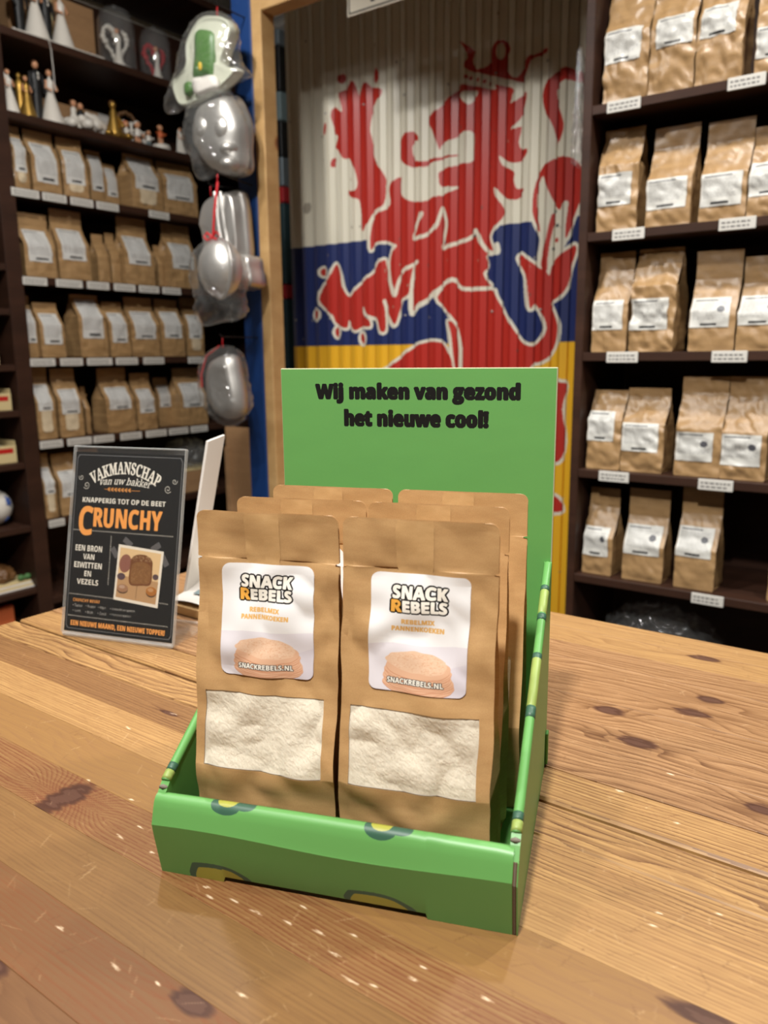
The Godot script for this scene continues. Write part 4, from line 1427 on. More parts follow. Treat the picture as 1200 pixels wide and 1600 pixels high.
func build_display() -> void:
	var green := Color(0.405, 0.645, 0.345)
	var dark := Color(0.23, 0.38, 0.30)
	var yellow := Color(0.66, 0.66, 0.27)
	var o := thing("counter_display", "green cardboard counter display with tall printed back and low front", "display box", display_origin(), deg_to_rad(DISP_TURN))
	var gm := mat("green_board", green, 0.42)
	gm.metallic_specular = 0.45
	# front panel: a folded strip with a rounded upper edge; the middle of its lower edge is cut away
	var im := Image.create(1024, 256, false, Image.FORMAT_RGB8)
	im.fill(green)
	var cv := Canvas.new(im)
	for e: Array in [[0.105, 0.275, -0.02], [0.565, 0.745, -0.02]]:
		var a: float = e[0] * 1024
		var b: float = e[1] * 1024
		cv.poly(smooth([Vector2(a, 262), Vector2(a - 4, 215), Vector2(a + 18, 203), Vector2(lerpf(a, b, 0.5), 200), Vector2(lerpf(a, b, 0.78), 214), Vector2(b, 262)], true, 4), dark)
		cv.poly(smooth([Vector2(a + 16, 266), Vector2(a + 14, 226), Vector2(a + 34, 217), Vector2(lerpf(a, b, 0.5), 215), Vector2(lerpf(a, b, 0.74), 228), Vector2(b - 22, 266)], true, 4), yellow)
	for e: Array in [[0.215, 0.045], [0.655, 0.045]]:
		cv.ell(e[0] * 1024, 10, e[1] * 1024, 26, dark)
		cv.ell((e[0] + 0.052) * 1024, 6, 34, 14, dark)
		cv.ell(e[0] * 1024, 2, e[1] * 1024 - 16, 14, yellow)
	var prof := [[-0.0025, 0.0, 1.0], [0.0001, 0.012, 0.80], [0.0028, 0.024, 0.58], [0.0054, 0.0362, 0.36], [0.0050, 0.0372, 0.34], [0.0040, 0.0405, 0.28], [0.0024, 0.0460, 0.18], [0.0008, 0.0505, 0.10], [-0.0014, 0.0530, 0.05], [-0.0044, 0.0538, 0.02], [-0.0074, 0.0525, 0.0], [-0.0088, 0.048, 0.0], [-0.0086, 0.030, 0.0], [-0.0084, 0.004, 0.0]]
	var m := MB.new()
	for cut: Array in [[0, 3], [3, prof.size() - 1]]:
		var vs := PackedFloat32Array()
		for k in range(cut[0], cut[1] + 1):
			vs.append(k)
		m.grid(merged(span(0.0, 1.0, 24), [0.195, 0.2, 0.775, 0.78]), vs,
			func(u: float, v: float) -> Vector3:
				var p: Array = prof[int(v)]
				var y: float = p[1]
				if u > 0.197 and u < 0.777:
					y = maxf(y, 0.0035)
				var sag := -0.0008 * sin(PI * u) * clampf(y / 0.05, 0.0, 1.0)
				var wave := 0.0016 * sin(u * 7.0 + 0.6) * clampf(1.0 - absf(y - 0.037) / 0.012, 0.0, 1.0)
				return Vector3(lerpf(0.0, DISP_W - 0.0030, u), y + wave, p[0] + sag),
			func(u: float, v: float) -> Vector2: return Vector2(u, prof[int(v)][2]))
	part(o, "front_panel", m.done(textured("front_print", im, 0.4)))
	part(o, "base", box_mesh(Vector3(0.006, 0.0004, -DISP_D + 0.005), Vector3(DISP_W - 0.006, 0.0028, -0.009), gm))
	# sides with slanting upper edges
	for sg in 2:
		var xa := 0.0 if sg == 0 else DISP_W - 0.0055
		var xb := 0.0055 if sg == 0 else DISP_W
		var side := MB.new()
		side.xf = Transform3D(Basis(Vector3(0, 0, -1), Vector3(0, 1, 0), Vector3(1, 0, 0)), Vector3.ZERO)
		side.prism(PackedVector2Array([Vector2(0.0032, 0.0), Vector2(DISP_D, 0.0), Vector2(DISP_D, 0.166), Vector2(DISP_D - 0.007, 0.163), Vector2(0.10, 0.1045), Vector2(0.0095, 0.059), Vector2(0.0045, 0.0545), Vector2(-0.001, 0.048), Vector2(-0.0045, 0.0362)]), xa, xb)
		var sp := part(o, "side_panel", side.done(gm))
		var fold := MB.new()
		var pth := []
		for k in 13:
			var q := k / 12.0
			pth.append(Vector3((xa + xb) * 0.5, lerpf(0.059, 0.163, q) - 0.002 * sin(PI * q), -lerpf(0.0095, DISP_D - 0.006, q)))
		fold.tube(pth, 0.0031, 10)
		part(sp, "folded_edge", fold.done(gm))
		# printed bands that run over the folded edge
		for e: Array in [[0.0, 0.03, 1], [0.03, 0.055, 0], [0.36, 0.40, 0], [0.40, 0.58, 1], [0.57, 0.60, 0], [0.74, 0.765, 0], [0.77, 0.87, 1], [0.87, 0.89, 0]]:
			var band := MB.new()
			var bp := []
			for k in 4:
				var q := lerpf(e[0], e[1], k / 3.0)
				bp.append(Vector3((xa + xb) * 0.5, lerpf(0.059, 0.163, q) - 0.002 * sin(PI * q) + 0.0001, -lerpf(0.0095, DISP_D - 0.006, q)))
			band.tube(bp, 0.00325, 10)
			if not M.has("band_dark"):
				mat("band_dark", dark, 0.45)
				mat("band_yellow", Color(0.58, 0.66, 0.34), 0.45)
			part(sp, "printed_band", band.done(M.band_yellow if e[2] == 1 else M.band_dark))
		# raw corrugated edge at the front corner: brown core between two grey liners
		if sg == 1:
			for e: Array in [["raw_board_edge", xb - 0.0029, xb - 0.0006, M.flute, 0.0006], ["board_liner", xb - 0.0020, xb - 0.0016, M.grey_liner, 0.0010], ["printed_liner", xb - 0.0006, xb + 0.0001, gm, 0.0012]]:
				var raw := MB.new()
				raw.xf = Transform3D(Basis(Vector3(0, 0, -1), Vector3(0, 1, 0), Vector3(1, 0, 0)), Vector3.ZERO)
				var f: float = e[4]
				raw.prism(PackedVector2Array([Vector2(0.0032, 0.0004), Vector2(-0.0045, 0.0362), Vector2(-0.001, 0.048), Vector2(-0.001 - f, 0.048 + f * 0.3), Vector2(-0.0045 - f, 0.0362), Vector2(0.0032 - f, 0.0004)]), e[1], e[2])
				part(sp, e[0], raw.done(e[3]))
		var torn := MB.new()
		torn.tube([Vector3(xa + 0.0002, 0.0560, -0.0065), Vector3((xa + xb) * 0.5, 0.0568, -0.0060), Vector3(xb - 0.0004, 0.0562, -0.0068)], [0.0010, 0.0016, 0.0009], 6)
		part(sp, "torn_corner", torn.done(M.grey_liner))
	# tall back
	var hw := 860
	var hh := 1230
	im = mottled(hw, hh, green, green * 1.035, 0.01, 91, 3, 0.3)
	cv = Canvas.new(im)
	var ink := Color(0.045, 0.045, 0.045)
	for e: Array in [["Wij maken van gezond", 493.2, 598.5, 812.8, 629.5, 0.0], ["het nieuwe cool!", 538.5, 641.0, 762.8, 666.0, 0.0]]:
		var p := on_header(e[1], e[2]) * Vector2(hw, hh)
		var q := on_header(e[3], e[4]) * Vector2(hw, hh)
		var pr := on_header(e[3], e[2]) * Vector2(hw, hh)
		var ql := on_header(e[1], e[4]) * Vector2(hw, hh)
		print_text(cv, e[0], Vector2(p.x, (p.y + pr.y) * 0.5), Vector2(q.x, (q.y + ql.y) * 0.5), ink, 3.6)
	var bk := part(o, "back_panel", box_mesh(Vector3(0.008, 0.0, -DISP_D), Vector3(DISP_W, 0.3095, -DISP_D + 0.0038), M.board_edge, 0.0005))
	m = MB.new()
	m.grid(span(0, 1, 1), span(0, 1, 1), func(u: float, v: float) -> Vector3: return Vector3(lerpf(0.0085, DISP_W - 0.0008, u), lerpf(0.003, 0.3088, v), -DISP_D + 0.0040), func(u: float, v: float) -> Vector2: return Vector2(u, 1.0 - v))
	var hm := textured("header_print", im, 0.5)
	part(bk, "printed_face", m.done(hm), "green face with black heading in heavy rounded letters")
	# small locking tab at the back of the right side
	part(o, "locking_tab", box_mesh(Vector3(DISP_W + 0.0002, 0.002, -DISP_D + 0.004), Vector3(DISP_W + 0.0022, 0.028, -DISP_D + 0.012), gm, 0.0005))


# ---------------------------------------------------------------- pancake mix pouches
func pouch_label_image() -> Image:
	var w := 600
	var h := 764
	var im := Image.create(w, h, false, Image.FORMAT_RGB8)
	im.fill(Color(0.97, 0.965, 0.96))
	var cv := Canvas.new(im)
	# backdrop of the pancake picture
	cv.poly(PackedVector2Array([Vector2(0, 470), Vector2(150, 452), Vector2(330, 462), Vector2(600, 440), Vector2(600, 764), Vector2(0, 764)]), Color(0.915, 0.895, 0.91))
	cv.poly(PackedVector2Array([Vector2(470, 600), Vector2(600, 545), Vector2(600, 764), Vector2(430, 764)]), Color(0.885, 0.86, 0.89))
	# the stack of pancakes
	var edge := Color(0.80, 0.52, 0.38)
	var rg := RandomNumberGenerator.new()
	rg.seed = 3
	# layers from the plate up, each a little smaller and uneven
	for k in 9:
		var pts := []
		var y := 750.0 - k * 13.0
		for q in 22:
			var a := TAU * q / 22.0
			pts.append(Vector2(312.0 + cos(a) * (222.0 - k * 3.0 + rg.randf_range(-9.0, 9.0)), y - 40.0 + sin(a) * (74.0 + rg.randf_range(-6.0, 6.0))))
		cv.poly(smooth(pts, true, 3), edge.lerp(Color(0.90, 0.70, 0.57), 0.35 + 0.3 * (k % 2)))
		var top := []
		for p: Vector2 in pts:
			top.append(p - Vector2(0, 5))
		cv.poly(smooth(top, true, 3), Color(0.915, 0.735, 0.60))
	var face := []
	for q in 22:
		var a := TAU * q / 22.0
		face.append(Vector2(306.0 + cos(a) * (190.0 + rg.randf_range(-12.0, 12.0)), 566.0 + sin(a) * (68.0 + rg.randf_range(-6.0, 6.0)) + 12.0 * cos(a)))
	cv.poly(smooth(face, true, 3), Color(0.935, 0.785, 0.66))
	for k in 420:
		var a := rg.randf() * TAU
		var d := sqrt(rg.randf())
		var p := Vector2(306.0 + cos(a) * d * 185.0, 566.0 + sin(a) * d * 64.0 + 12.0 * cos(a) * d)
		cv.ell(p.x, p.y, rg.randf_range(1.5, 7), rg.randf_range(1, 3), Color(0.90, 0.715, 0.57) if rg.randf() < 0.5 else Color(0.95, 0.825, 0.71))
	# wording
	var black := Color(0.04, 0.035, 0.035)
	var cream := Color(0.97, 0.95, 0.90)
	var amber := Color(0.93, 0.68, 0.30)
	var s0 := Vector2(0.225 * w, 0.105 * h)
	var s1 := Vector2(0.772 * w, 0.208 * h)
	var r0 := Vector2(0.215 * w, 0.226 * h)
	var r1 := Vector2(0.318 * w, 0.318 * h)
	var e0 := Vector2(0.335 * w, 0.226 * h)
	var e1 := Vector2(0.768 * w, 0.318 * h)
	print_text(cv, "SNACK", s0, s1, black, 14.0)
	print_text(cv, "R", r0, r1, black, 14.0)
	print_text(cv, "EBELS", e0, e1, black, 14.0)
	print_text(cv, "SNACK", s0, s1, cream, 4.0)
	print_text(cv, "R", r0, r1, amber, 4.5)
	print_text(cv, "EBELS", e0, e1, cream, 4.0)
	var bc := (r0 + r1) * 0.5 + Vector2(2, -14)
	cv.poly(PackedVector2Array([bc + Vector2(4, -12), bc + Vector2(-9, 4), bc + Vector2(-1, 4), bc + Vector2(-5, 17), bc + Vector2(10, -2), bc + Vector2(2, -2)]), black)
	print_text(cv, "REBELMIX", Vector2(0.322 * w, 0.383 * h), Vector2(0.647 * w, 0.422 * h), amber.lightened(0.2), 1.8)
	print_text(cv, "PANNENKOEKEN", Vector2(0.230 * w, 0.446 * h), Vector2(0.743 * w, 0.486 * h), amber.lightened(0.2), 1.8)
	print_text(cv, "SNACKREBELS.NL", Vector2(0.205 * w, 0.886 * h), Vector2(0.782 * w, 0.930 * h), black, 5.0)
	print_text(cv, "SNACKREBELS.NL", Vector2(0.205 * w, 0.886 * h), Vector2(0.782 * w, 0.930 * h), cream, 1.2)
	return im


func build_snack_pouches() -> void:
	# kraft laminate, and the strip of paler kraft that is glued down the upper middle of each pouch
	var im := mottled(384, 896, Color(0.72, 0.555, 0.365), Color(0.835, 0.68, 0.475), 0.03, 51, 3, 0.55)
	var km := textured("pouch_kraft", im, 0.46)
	km.metallic_specular = 0.5
	var sm := textured("strip_kraft", mottled(128, 384, Color(0.76, 0.595, 0.39), Color(0.87, 0.715, 0.505), 0.03, 52, 3, 0.55), 0.46)
	sm.metallic_specular = 0.5
	var lm := textured("pouch_label", pouch_label_image(), 0.38)
	# flour behind the window
	var fim := mottled(512, 320, Color(0.90, 0.85, 0.75), Color(0.99, 0.965, 0.89), 0.05, 61, 1, 0.55)
	var cv := Canvas.new(fim)
	var rg := RandomNumberGenerator.new()
	rg.seed = 8
	for k in 1500:
		var c := Color(0.66, 0.50, 0.36) if rg.randf() < 0.5 else Color(0.76, 0.65, 0.52)
		cv.ell(rg.randf() * 512, rg.randf() * 320, rg.randf_range(0.4, 1.3), rg.randf_range(0.4, 1.1), c)
	for k in 34:
		var p := Vector2(rg.randf_range(60, 490), rg.randf_range(30, 290))
		for q in 6:
			var p2 := p + Vector2(rg.randf_range(2, 11), rg.randf_range(-5, 6))
			cv.scratch(p, p2, Color(0.52, 0.39, 0.27), 0.7)
			p = p2
	var fm := textured("flour", fim, 0.9)
	var h := 0.2235
	var wn := [-0.86, 0.82, 0.288, 0.500]
	# [centre across, depth, width, turn, label]
	var rows := [
		[0.0635, 0.041, 0.0925, 0.010, "kraft pancake mix pouch in front row, beside the display side nearer the poster", 501],
		[0.1585, 0.041, 0.0920, -0.012, "kraft pancake mix pouch in front row, beside the display side facing the open tabletop", 502],
		[0.0665, 0.090, 0.0905, 0.01, "kraft pancake mix pouch in middle row, beside the display side nearer the poster", 503],
		[0.1590, 0.090, 0.0905, -0.005, "kraft pancake mix pouch in middle row, beside the display side facing the open tabletop", 504],
		[0.0710, 0.140, 0.0905, 0.0, "kraft pancake mix pouch in back row, beside the display side nearer the poster", 505],
		[0.1655, 0.140, 0.0905, 0.0, "kraft pancake mix pouch in back row, beside the display side facing the open tabletop", 506]]
	var t := deg_to_rad(DISP_TURN)
	var ex := Vector3(cos(t), 0, -sin(t))
	var ez := Vector3(sin(t), 0, cos(t))
	for r: Array in rows:
		var front_row: bool = r[1] < 0.06
		var b := bag_shape(r[2], h, 0.043, r[5], 0.0028 if front_row else 0.0016, 0.285, 0.87, 0.0028, 0.005, 0.868)
		b.tuck = 0.32
		var o := thing("snack_pouch", r[4], "pouch", display_origin() + ex * r[0] - ez * r[1] + Vector3(0, 0.0032, 0), t + r[3], "pancake mix pouches in the display")
		part(o, "pouch_body", bag_body(b, km, 26, 52, wn, true))
		var fl := part(o, "flour", bag_patch(b, wn[0], wn[1], wn[2], wn[3], fm, -0.0006, 0.0, 110 if front_row else 20, 70 if front_row else 14, 0.00032), "pale speckled flour mix seen through the window")
		fl.set_meta("kind", "stuff")
		part(o, "window_film", bag_patch(b, wn[0], wn[1], wn[2], wn[3], M.window_film, 0.0005, 0.0, 24, 18))
		part(o, "glued_strip", bag_patch(b, -0.30, 0.19, 0.60, 0.9985, sm, 0.0004, 0.0, 8, 30), "strip of paler kraft glued down the middle")
		part(o, "label", bag_patch(b, -0.63, 0.66, 0.550, 0.858, lm, 0.0007, 0.005, 22, 26), "white rounded sticker with bubble lettering and a pancake picture")


# ---------------------------------------------------------------- acrylic poster stand
func poster_image() -> Image:
	var w := 592
	var h := 836
	var im := Image.create(w, h, false, Image.FORMAT_RGB8)
	im.fill(Color(0.055, 0.055, 0.06))
	var cv := Canvas.new(im)
	var chalk := Color(0.90, 0.88, 0.82)
	var grey := Color(0.55, 0.55, 0.55)
	var orange := Color(0.93, 0.63, 0.31)
	var P := func(u: float, v: float) -> Vector2: return Vector2(u * w, v * h)
	cv.line([Vector2(20, 14), Vector2(w - 20, 14), Vector2(w - 10, 30), Vector2(w - 10, h - 30), Vector2(w - 20, h - 14), Vector2(20, h - 14), Vector2(10, h - 30), Vector2(10, 30), Vector2(20, 14)], 2.5, grey)
	# arched heading
	print_text(cv, "VAKMANSCHAP", Vector2.ZERO, Vector2.ONE, chalk, 1.0, "Droid Serif", 700, func(g: Vector2) -> Vector2:
		var a := (g.x - 0.5) * 1.06
		var c := Vector2(0.475 * w, 0.585 * h)
		var rad := 0.545 * h - g.y * 0.068 * h
		return c + Vector2(sin(a) * rad * 0.87, -cos(a) * rad * 0.985))
	print_text(cv, "van uw bakker", Vector2.ZERO, Vector2.ONE, chalk, 0.6, "Droid Serif", 400, func(g: Vector2) -> Vector2:
		var x := 0.235 + 0.475 * g.x + 0.018 * (1.0 - g.y)
		return Vector2(x * w, (0.134 + 0.040 * g.y + 0.010 * pow((g.x - 0.45) * 2.0, 2.0)) * h))
	# ear of wheat
	cv.line([P.call(0.29, 0.202), P.call(0.62, 0.203)], 2.0, orange)
	for k in 7:
		for s: float in [-1.0, 1.0]:
			var c: Vector2 = P.call(0.335 + 0.032 * k, 0.202)
			cv.ell(c.x, c.y + s * 4.5, 8.5, 3.4, orange.darkened(0.15), s * 0.45)
	# scrolls
	for s: float in [0.0, 1.0]:
		var cx := 0.085 if s == 0.0 else 0.905
		var d := 1.0 if s == 0.0 else -1.0
		var pts := []
		for k in 22:
			var a := k * 0.42
			pts.append(Vector2((cx + d * 0.035) * w, 0.185 * h) + Vector2(d * cos(a), sin(a)) * (3.0 + k * 0.75))
		cv.line(pts, 2.2, chalk)
		pts = []
		for k in 18:
			var a := k * 0.45 + 2.0
			pts.append(Vector2(cx * w - d * 12.0, 0.142 * h) + Vector2(d * cos(a), sin(a)) * (2.5 + k * 0.7))
		cv.line(pts, 2.2, chalk)
	print_text(cv, "KNAPPERIG TOT OP DE BEET", P.call(0.092, 0.252), P.call(0.86, 0.280), chalk, 0.4)
	print_text(cv, "C", P.call(0.072, 0.302), P.call(0.202, 0.462), orange, 2.0)
	print_text(cv, "RUNCHY", P.call(0.212, 0.308), P.call(0.835, 0.412), orange, 2.6)
	for e: Array in [[0.21, 0.436, 0.94, 0.436], [0.03, 0.436, 0.08, 0.436], [0.388, 0.46, 0.388, 0.722], [0.03, 0.792, 0.44, 0.797], [0.87, 0.795, 0.935, 0.797], [0.035, 0.913, 0.945, 0.916]]:
		var a: Vector2 = P.call(e[0], e[1])
		var b: Vector2 = P.call(e[2], e[3])
		var cnt := int(a.distance_to(b) / 9.0)
		for k in cnt + 1:
			var c := a.lerp(b, float(k) / cnt)
			cv.line([c + Vector2(-2, -2), c + Vector2(2, 2)], 2.2, chalk)
	for e: Array in [["EEN BRON", 0.056, 0.518, 0.310, 0.551], ["VAN", 0.136, 0.566, 0.243, 0.597], ["EIWITTEN", 0.055, 0.613, 0.318, 0.644], ["EN", 0.157, 0.660, 0.222, 0.690], ["VEZELS", 0.092, 0.706, 0.295, 0.736]]:
		print_text(cv, e[0], P.call(e[1], e[2]), P.call(e[3], e[4]), chalk, 0.4)
	# taped photograph of the loaf
	for e: Array in [[0.545, 0.485, 0.6], [0.43, 0.545, 0.9], [0.80, 0.50, -0.6], [0.885, 0.57, 1.0]]:
		var c: Vector2 = P.call(e[0], e[1])
		var q := []
		for s: Array in [[-26, -14], [26, -14], [26, 14], [-26, 14]]:
			q.append(c + Vector2(s[0], s[1]).rotated(e[2]))
		cv.poly(PackedVector2Array(q), Color(0.36, 0.35, 0.35))
	cv.poly(PackedVector2Array([P.call(0.463, 0.498), P.call(0.874, 0.520), P.call(0.852, 0.824), P.call(0.447, 0.801)]), Color(0.90, 0.87, 0.80))
	var inner := [P.call(0.482, 0.514), P.call(0.852, 0.533), P.call(0.830, 0.806), P.call(0.466, 0.786)]
	cv.poly(PackedVector2Array(inner), Color(0.86, 0.74, 0.55))
	cv.poly(PackedVector2Array([P.call(0.474, 0.665), P.call(0.842, 0.685), P.call(0.830, 0.806), P.call(0.466, 0.786)]), Color(0.72, 0.57, 0.40))
	var back: Vector2 = P.call(0.535, 0.60)
	cv.ell(back.x, back.y, 32, 42, Color(0.55, 0.36, 0.30), 0.2)
	var back2: Vector2 = P.call(0.505, 0.672)
	cv.ell(back2.x, back2.y, 22, 16, Color(0.34, 0.26, 0.28))
	back2 = P.call(0.815, 0.66)
	cv.ell(back2.x, back2.y, 16, 13, Color(0.34, 0.27, 0.28))
	cv.poly(smooth([P.call(0.585, 0.708), P.call(0.580, 0.61), P.call(0.590, 0.57), P.call(0.64, 0.548), P.call(0.72, 0.548), P.call(0.775, 0.575), P.call(0.782, 0.62), P.call(0.775, 0.70), P.call(0.70, 0.712)], true, 5), Color(0.44, 0.27, 0.14))
	cv.poly(smooth([P.call(0.597, 0.70), P.call(0.594, 0.615), P.call(0.64, 0.588), P.call(0.72, 0.588), P.call(0.768, 0.615), P.call(0.762, 0.692), P.call(0.69, 0.702)], true, 5), Color(0.52, 0.36, 0.20))
	var rg := RandomNumberGenerator.new()
	rg.seed = 17
	for k in 120:
		var c: Vector2 = P.call(rg.randf_range(0.60, 0.76), rg.randf_range(0.60, 0.695))
		cv.ell(c.x, c.y, rg.randf_range(0.8, 2.2), rg.randf_range(0.8, 1.8), Color(0.38, 0.24, 0.13) if rg.randf() < 0.55 else Color(0.70, 0.54, 0.35))
	for k in 50:
		var c: Vector2 = P.call(rg.randf_range(0.60, 0.765), rg.randf_range(0.553, 0.58))
		cv.ell(c.x, c.y, 2.4, 1.4, Color(0.72, 0.60, 0.44), rg.randf() * 3.0)
	for e: Array in [[0.525, 0.735, 30, 20, 0.62, 0.46, 0.34], [0.785, 0.738, 28, 22, 0.66, 0.42, 0.18]]:
		var c: Vector2 = P.call(e[0], e[1])
		cv.ell(c.x, c.y + 5, e[2], e[3], Color(0.34, 0.24, 0.17))
		cv.ell(c.x, c.y, e[2], e[3] * 0.92, Color(e[4], e[5], e[6]))
		cv.ell(c.x - 4, c.y - 6, e[2] * 0.55, e[3] * 0.4, Color(e[4], e[5], e[6]).lightened(0.25))
	cv.line([P.call(0.655, 0.715), P.call(0.65, 0.785)], 2.0, Color(0.35, 0.24, 0.16))
	print_text(cv, "CRUNCHY BEVAT", P.call(0.067, 0.815), P.call(0.325, 0.833), orange, 0.0)
	for e: Array in [["• Tarwe", 0.07, 0.846, 0.16], ["• Rogge", 0.195, 0.846, 0.285], ["• Rijst", 0.31, 0.846, 0.385], ["• Zonnebloempitten", 0.425, 0.846, 0.65], ["• Spelt", 0.07, 0.877, 0.148], ["• Mais", 0.195, 0.877, 0.268], ["• Gerst", 0.31, 0.877, 0.39], ["• Pompoenpitten", 0.425, 0.877, 0.617]]:
		print_text(cv, e[0], P.call(e[1], e[2]), P.call(e[3], e[2] + 0.017), Color(0.72, 0.71, 0.68), 0.0, "Droid Sans", 400)
	print_text(cv, "EEN NIEUWE MAAND, EEN NIEUWE TOPPER!", P.call(0.060, 0.938), P.call(0.928, 0.970), orange, 0.9)
	return im

func poster_mat() -> StandardMaterial3D:
	var m := textured("poster_print", poster_image(), 0.5)
	m.metallic_specular = 0.2
	return m

func build_poster_stand() -> void:
	var a := on_y(97, 992, TABLE_Y)
	var o := thing("acrylic_poster_stand", "clear acrylic stand with a black chalk-style bread poster on the table", "poster stand", a, deg_to_rad(17.16))
	var w := 0.1516
	var up := Vector3(0, 0.216, -0.05)
	var ln := up.length()
	var lean := Basis(Vector3(1, 0, 0), up / ln, Vector3(1, 0, 0).cross(up / ln))
	var tr := Transform3D(lean, Vector3(0, 0.0005, 0))
	var slab := func(x0: float, x1: float, y0: float, y1: float, z0: float, z1: float, m: Material, bev: float) -> ArrayMesh:
		var b := MB.new()
		b.xf = tr
		b.box(Vector3(x0, y0, z0), Vector3(x1, y1, z1), bev)
		return b.done(m)
	part(o, "front_sheet", slab.call(0.0, w, 0.004, ln, 0.0009, 0.0027, M.acrylic, 0.0004))
	part(o, "back_sheet", slab.call(0.0, w, 0.004, ln, -0.0027, -0.0009, M.acrylic, 0.0004))
	part(o, "top_edge", slab.call(0.0, w, ln - 0.0006, ln + 0.0010, -0.0028, 0.0028, M.acrylic_edge, 0.0012))
	for x: float in [0.0, w - 0.0009]:
		part(o, "side_edge", slab.call(x, x + 0.0009, 0.004, ln, -0.0028, 0.0028, M.acrylic_edge, 0.0004))
	part(o, "bottom_fold", slab.call(0.0, w, 0.0, 0.005, -0.0032, 0.0032, M.acrylic_edge, 0.0022))
	var foot := MB.new()
	foot.box(Vector3(0.0, 0.0003, -0.080), Vector3(w, 0.0030, 0.0), 0.0008)
	part(o, "foot", foot.done(M.acrylic))
	foot = MB.new()
	foot.box(Vector3(0.0, 0.0003, -0.082), Vector3(w, 0.0031, -0.0802), 0.0006)
	part(o, "foot_edge", foot.done(M.acrylic_edge))
	# the poster bows a little between the sheets
	var m := MB.new()
	m.xf = tr
	m.grid(span(0, 1, 8), span(0, 1, 8), func(u: float, v: float) -> Vector3: return Vector3(lerpf(0.0022, w - 0.0022, u), lerpf(0.0055, ln - 0.006, v), 0.0004 * sin(PI * u)), func(u: float, v: float) -> Vector2: return Vector2(u, 1.0 - v))
	part(o, "poster", m.done(poster_mat()), "black poster with chalk lettering, orange heading and a loaf photo")
	m = MB.new()
	m.xf = tr
	m.grid(span(0, 1, 1), span(0, 1, 1), func(u: float, v: float) -> Vector3: return Vector3(lerpf(0.0022, w - 0.0022, u), lerpf(0.0055, ln - 0.006, v), -0.0005), null, null, true)
	part(o, "poster_reverse", m.done(M.white_card))


func build_white_stand() -> void:
	var b1 := on_y(284, 944, TABLE_Y)
	var b2 := on_y(306, 936, TABLE_Y)
	var t1 := on_z(322, 689, b1.z - 0.035)
	var t2 := on_z(348, 679, b2.z - 0.05)
	var o := thing("white_leaflet_stand", "white leaning leaflet board on the table behind the acrylic poster stand", "leaflet stand", b1)
	var n := (b2 - b1).cross(t1 - b1).normalized() * 0.004
	var m := MB.new()
	var c := (b1 + b2 + t1 + t2) * 0.25 - b1 + n * 0.5
	var q := [Vector3.ZERO, b2 - b1, t2 - b1, t1 - b1]
	var r := []
	for p: Vector3 in q:
		r.append(p + n)
	m.face(q, c)
	m.face(r, c)
	for k in 4:
		m.face([q[k], q[(k + 1) % 4], r[(k + 1) % 4], r[k]], c)
	part(o, "board", m.done(M.white_card))
	m = MB.new()
	m.box(Vector3(-0.01, 0.0004, -0.12), Vector3(0.11, 0.012, 0.03), 0.001)
	part(o, "wooden_foot", m.done(M.post_wood))
	m = MB.new()
	m.grid(span(0, 1, 8), span(0, 1, 8), func(u: float, v: float) -> Vector3: return Vector3(0.002 + 0.095 * u, 0.0125 + 0.006 * sin(u * 3.0) + 0.05 * v * v, 0.026 - 0.10 * v), null)
	part(o, "leaflet", m.done(M.white_card))
	m = MB.new()
	m.grid(span(0, 1, 6), span(0, 1, 6), func(u: float, v: float) -> Vector3: return Vector3(0.03 + 0.05 * u, 0.0145 + 0.006 * sin((0.03 + 0.05 * u) / 0.095 * 3.0) + 0.05 * pow(0.2 + 0.1 * v, 2.0), 0.026 - 0.10 * (0.2 + 0.1 * v)), null)
	part(o, "leaflet_print", m.done(M.grey_blue))


# ---------------------------------------------------------------- cake figurines
func lathe_part(o: Node3D, called: String, prof: Array, k: float, m: Material, at := Vector3.ZERO, sx := 1.0, sz := 1.0) -> void:
	var b := MB.new()
	var p := []
	for e: Array in prof:
		p.append([e[0] * k, e[1] * k])
	b.lathe(p, 18, at, sx, sz)
	part(o, called, b.done(m))

func ball_part(o: Node3D, called: String, at: Vector3, r: Vector3, m: Material) -> void:
	var b := MB.new()
	b.ball(at, r)
	part(o, called, b.done(m))

func tube_part(o: Node3D, called: String, path: Array, r: Variant, m: Material, seg := 8) -> void:
	var b := MB.new()
	b.tube(path, r, seg)
	part(o, called, b.done(m))

func add_bride(o: Node3D, at: Vector3, h: float, dress: Material, hair: Material, veil: bool) -> void:
	lathe_part(o, "dress", [[0.215, 0.0], [0.22, 0.015], [0.205, 0.06], [0.15, 0.26], [0.10, 0.45], [0.062, 0.58], [0.078, 0.68], [0.082, 0.75], [0.05, 0.80], [0.026, 0.82], [0.024, 0.86]], h, dress, at)
	ball_part(o, "head", at + Vector3(0, 0.915 * h, 0.004 * h), Vector3(0.052, 0.066, 0.056) * h, M.skin)
	ball_part(o, "hair", at + Vector3(-0.012 * h, 0.935 * h, -0.004 * h), Vector3(0.058, 0.062, 0.060) * h, hair)
	for s: float in [-1.0, 1.0]:
		tube_part(o, "arm", [at + Vector3(0.0, 0.77, s * 0.08) * h, at + Vector3(0.05, 0.62, s * 0.12) * h, at + Vector3(0.13, 0.58, s * 0.04) * h], [0.022 * h, 0.02 * h, 0.016 * h], M.skin)
	if veil:
		lathe_part(o, "veil", [[0.155, 0.12], [0.13, 0.4], [0.09, 0.7], [0.062, 0.9], [0.0, 1.0]], h, M.white_glaze, at + Vector3(-0.055 * h, 0, 0), 0.45, 1.0)

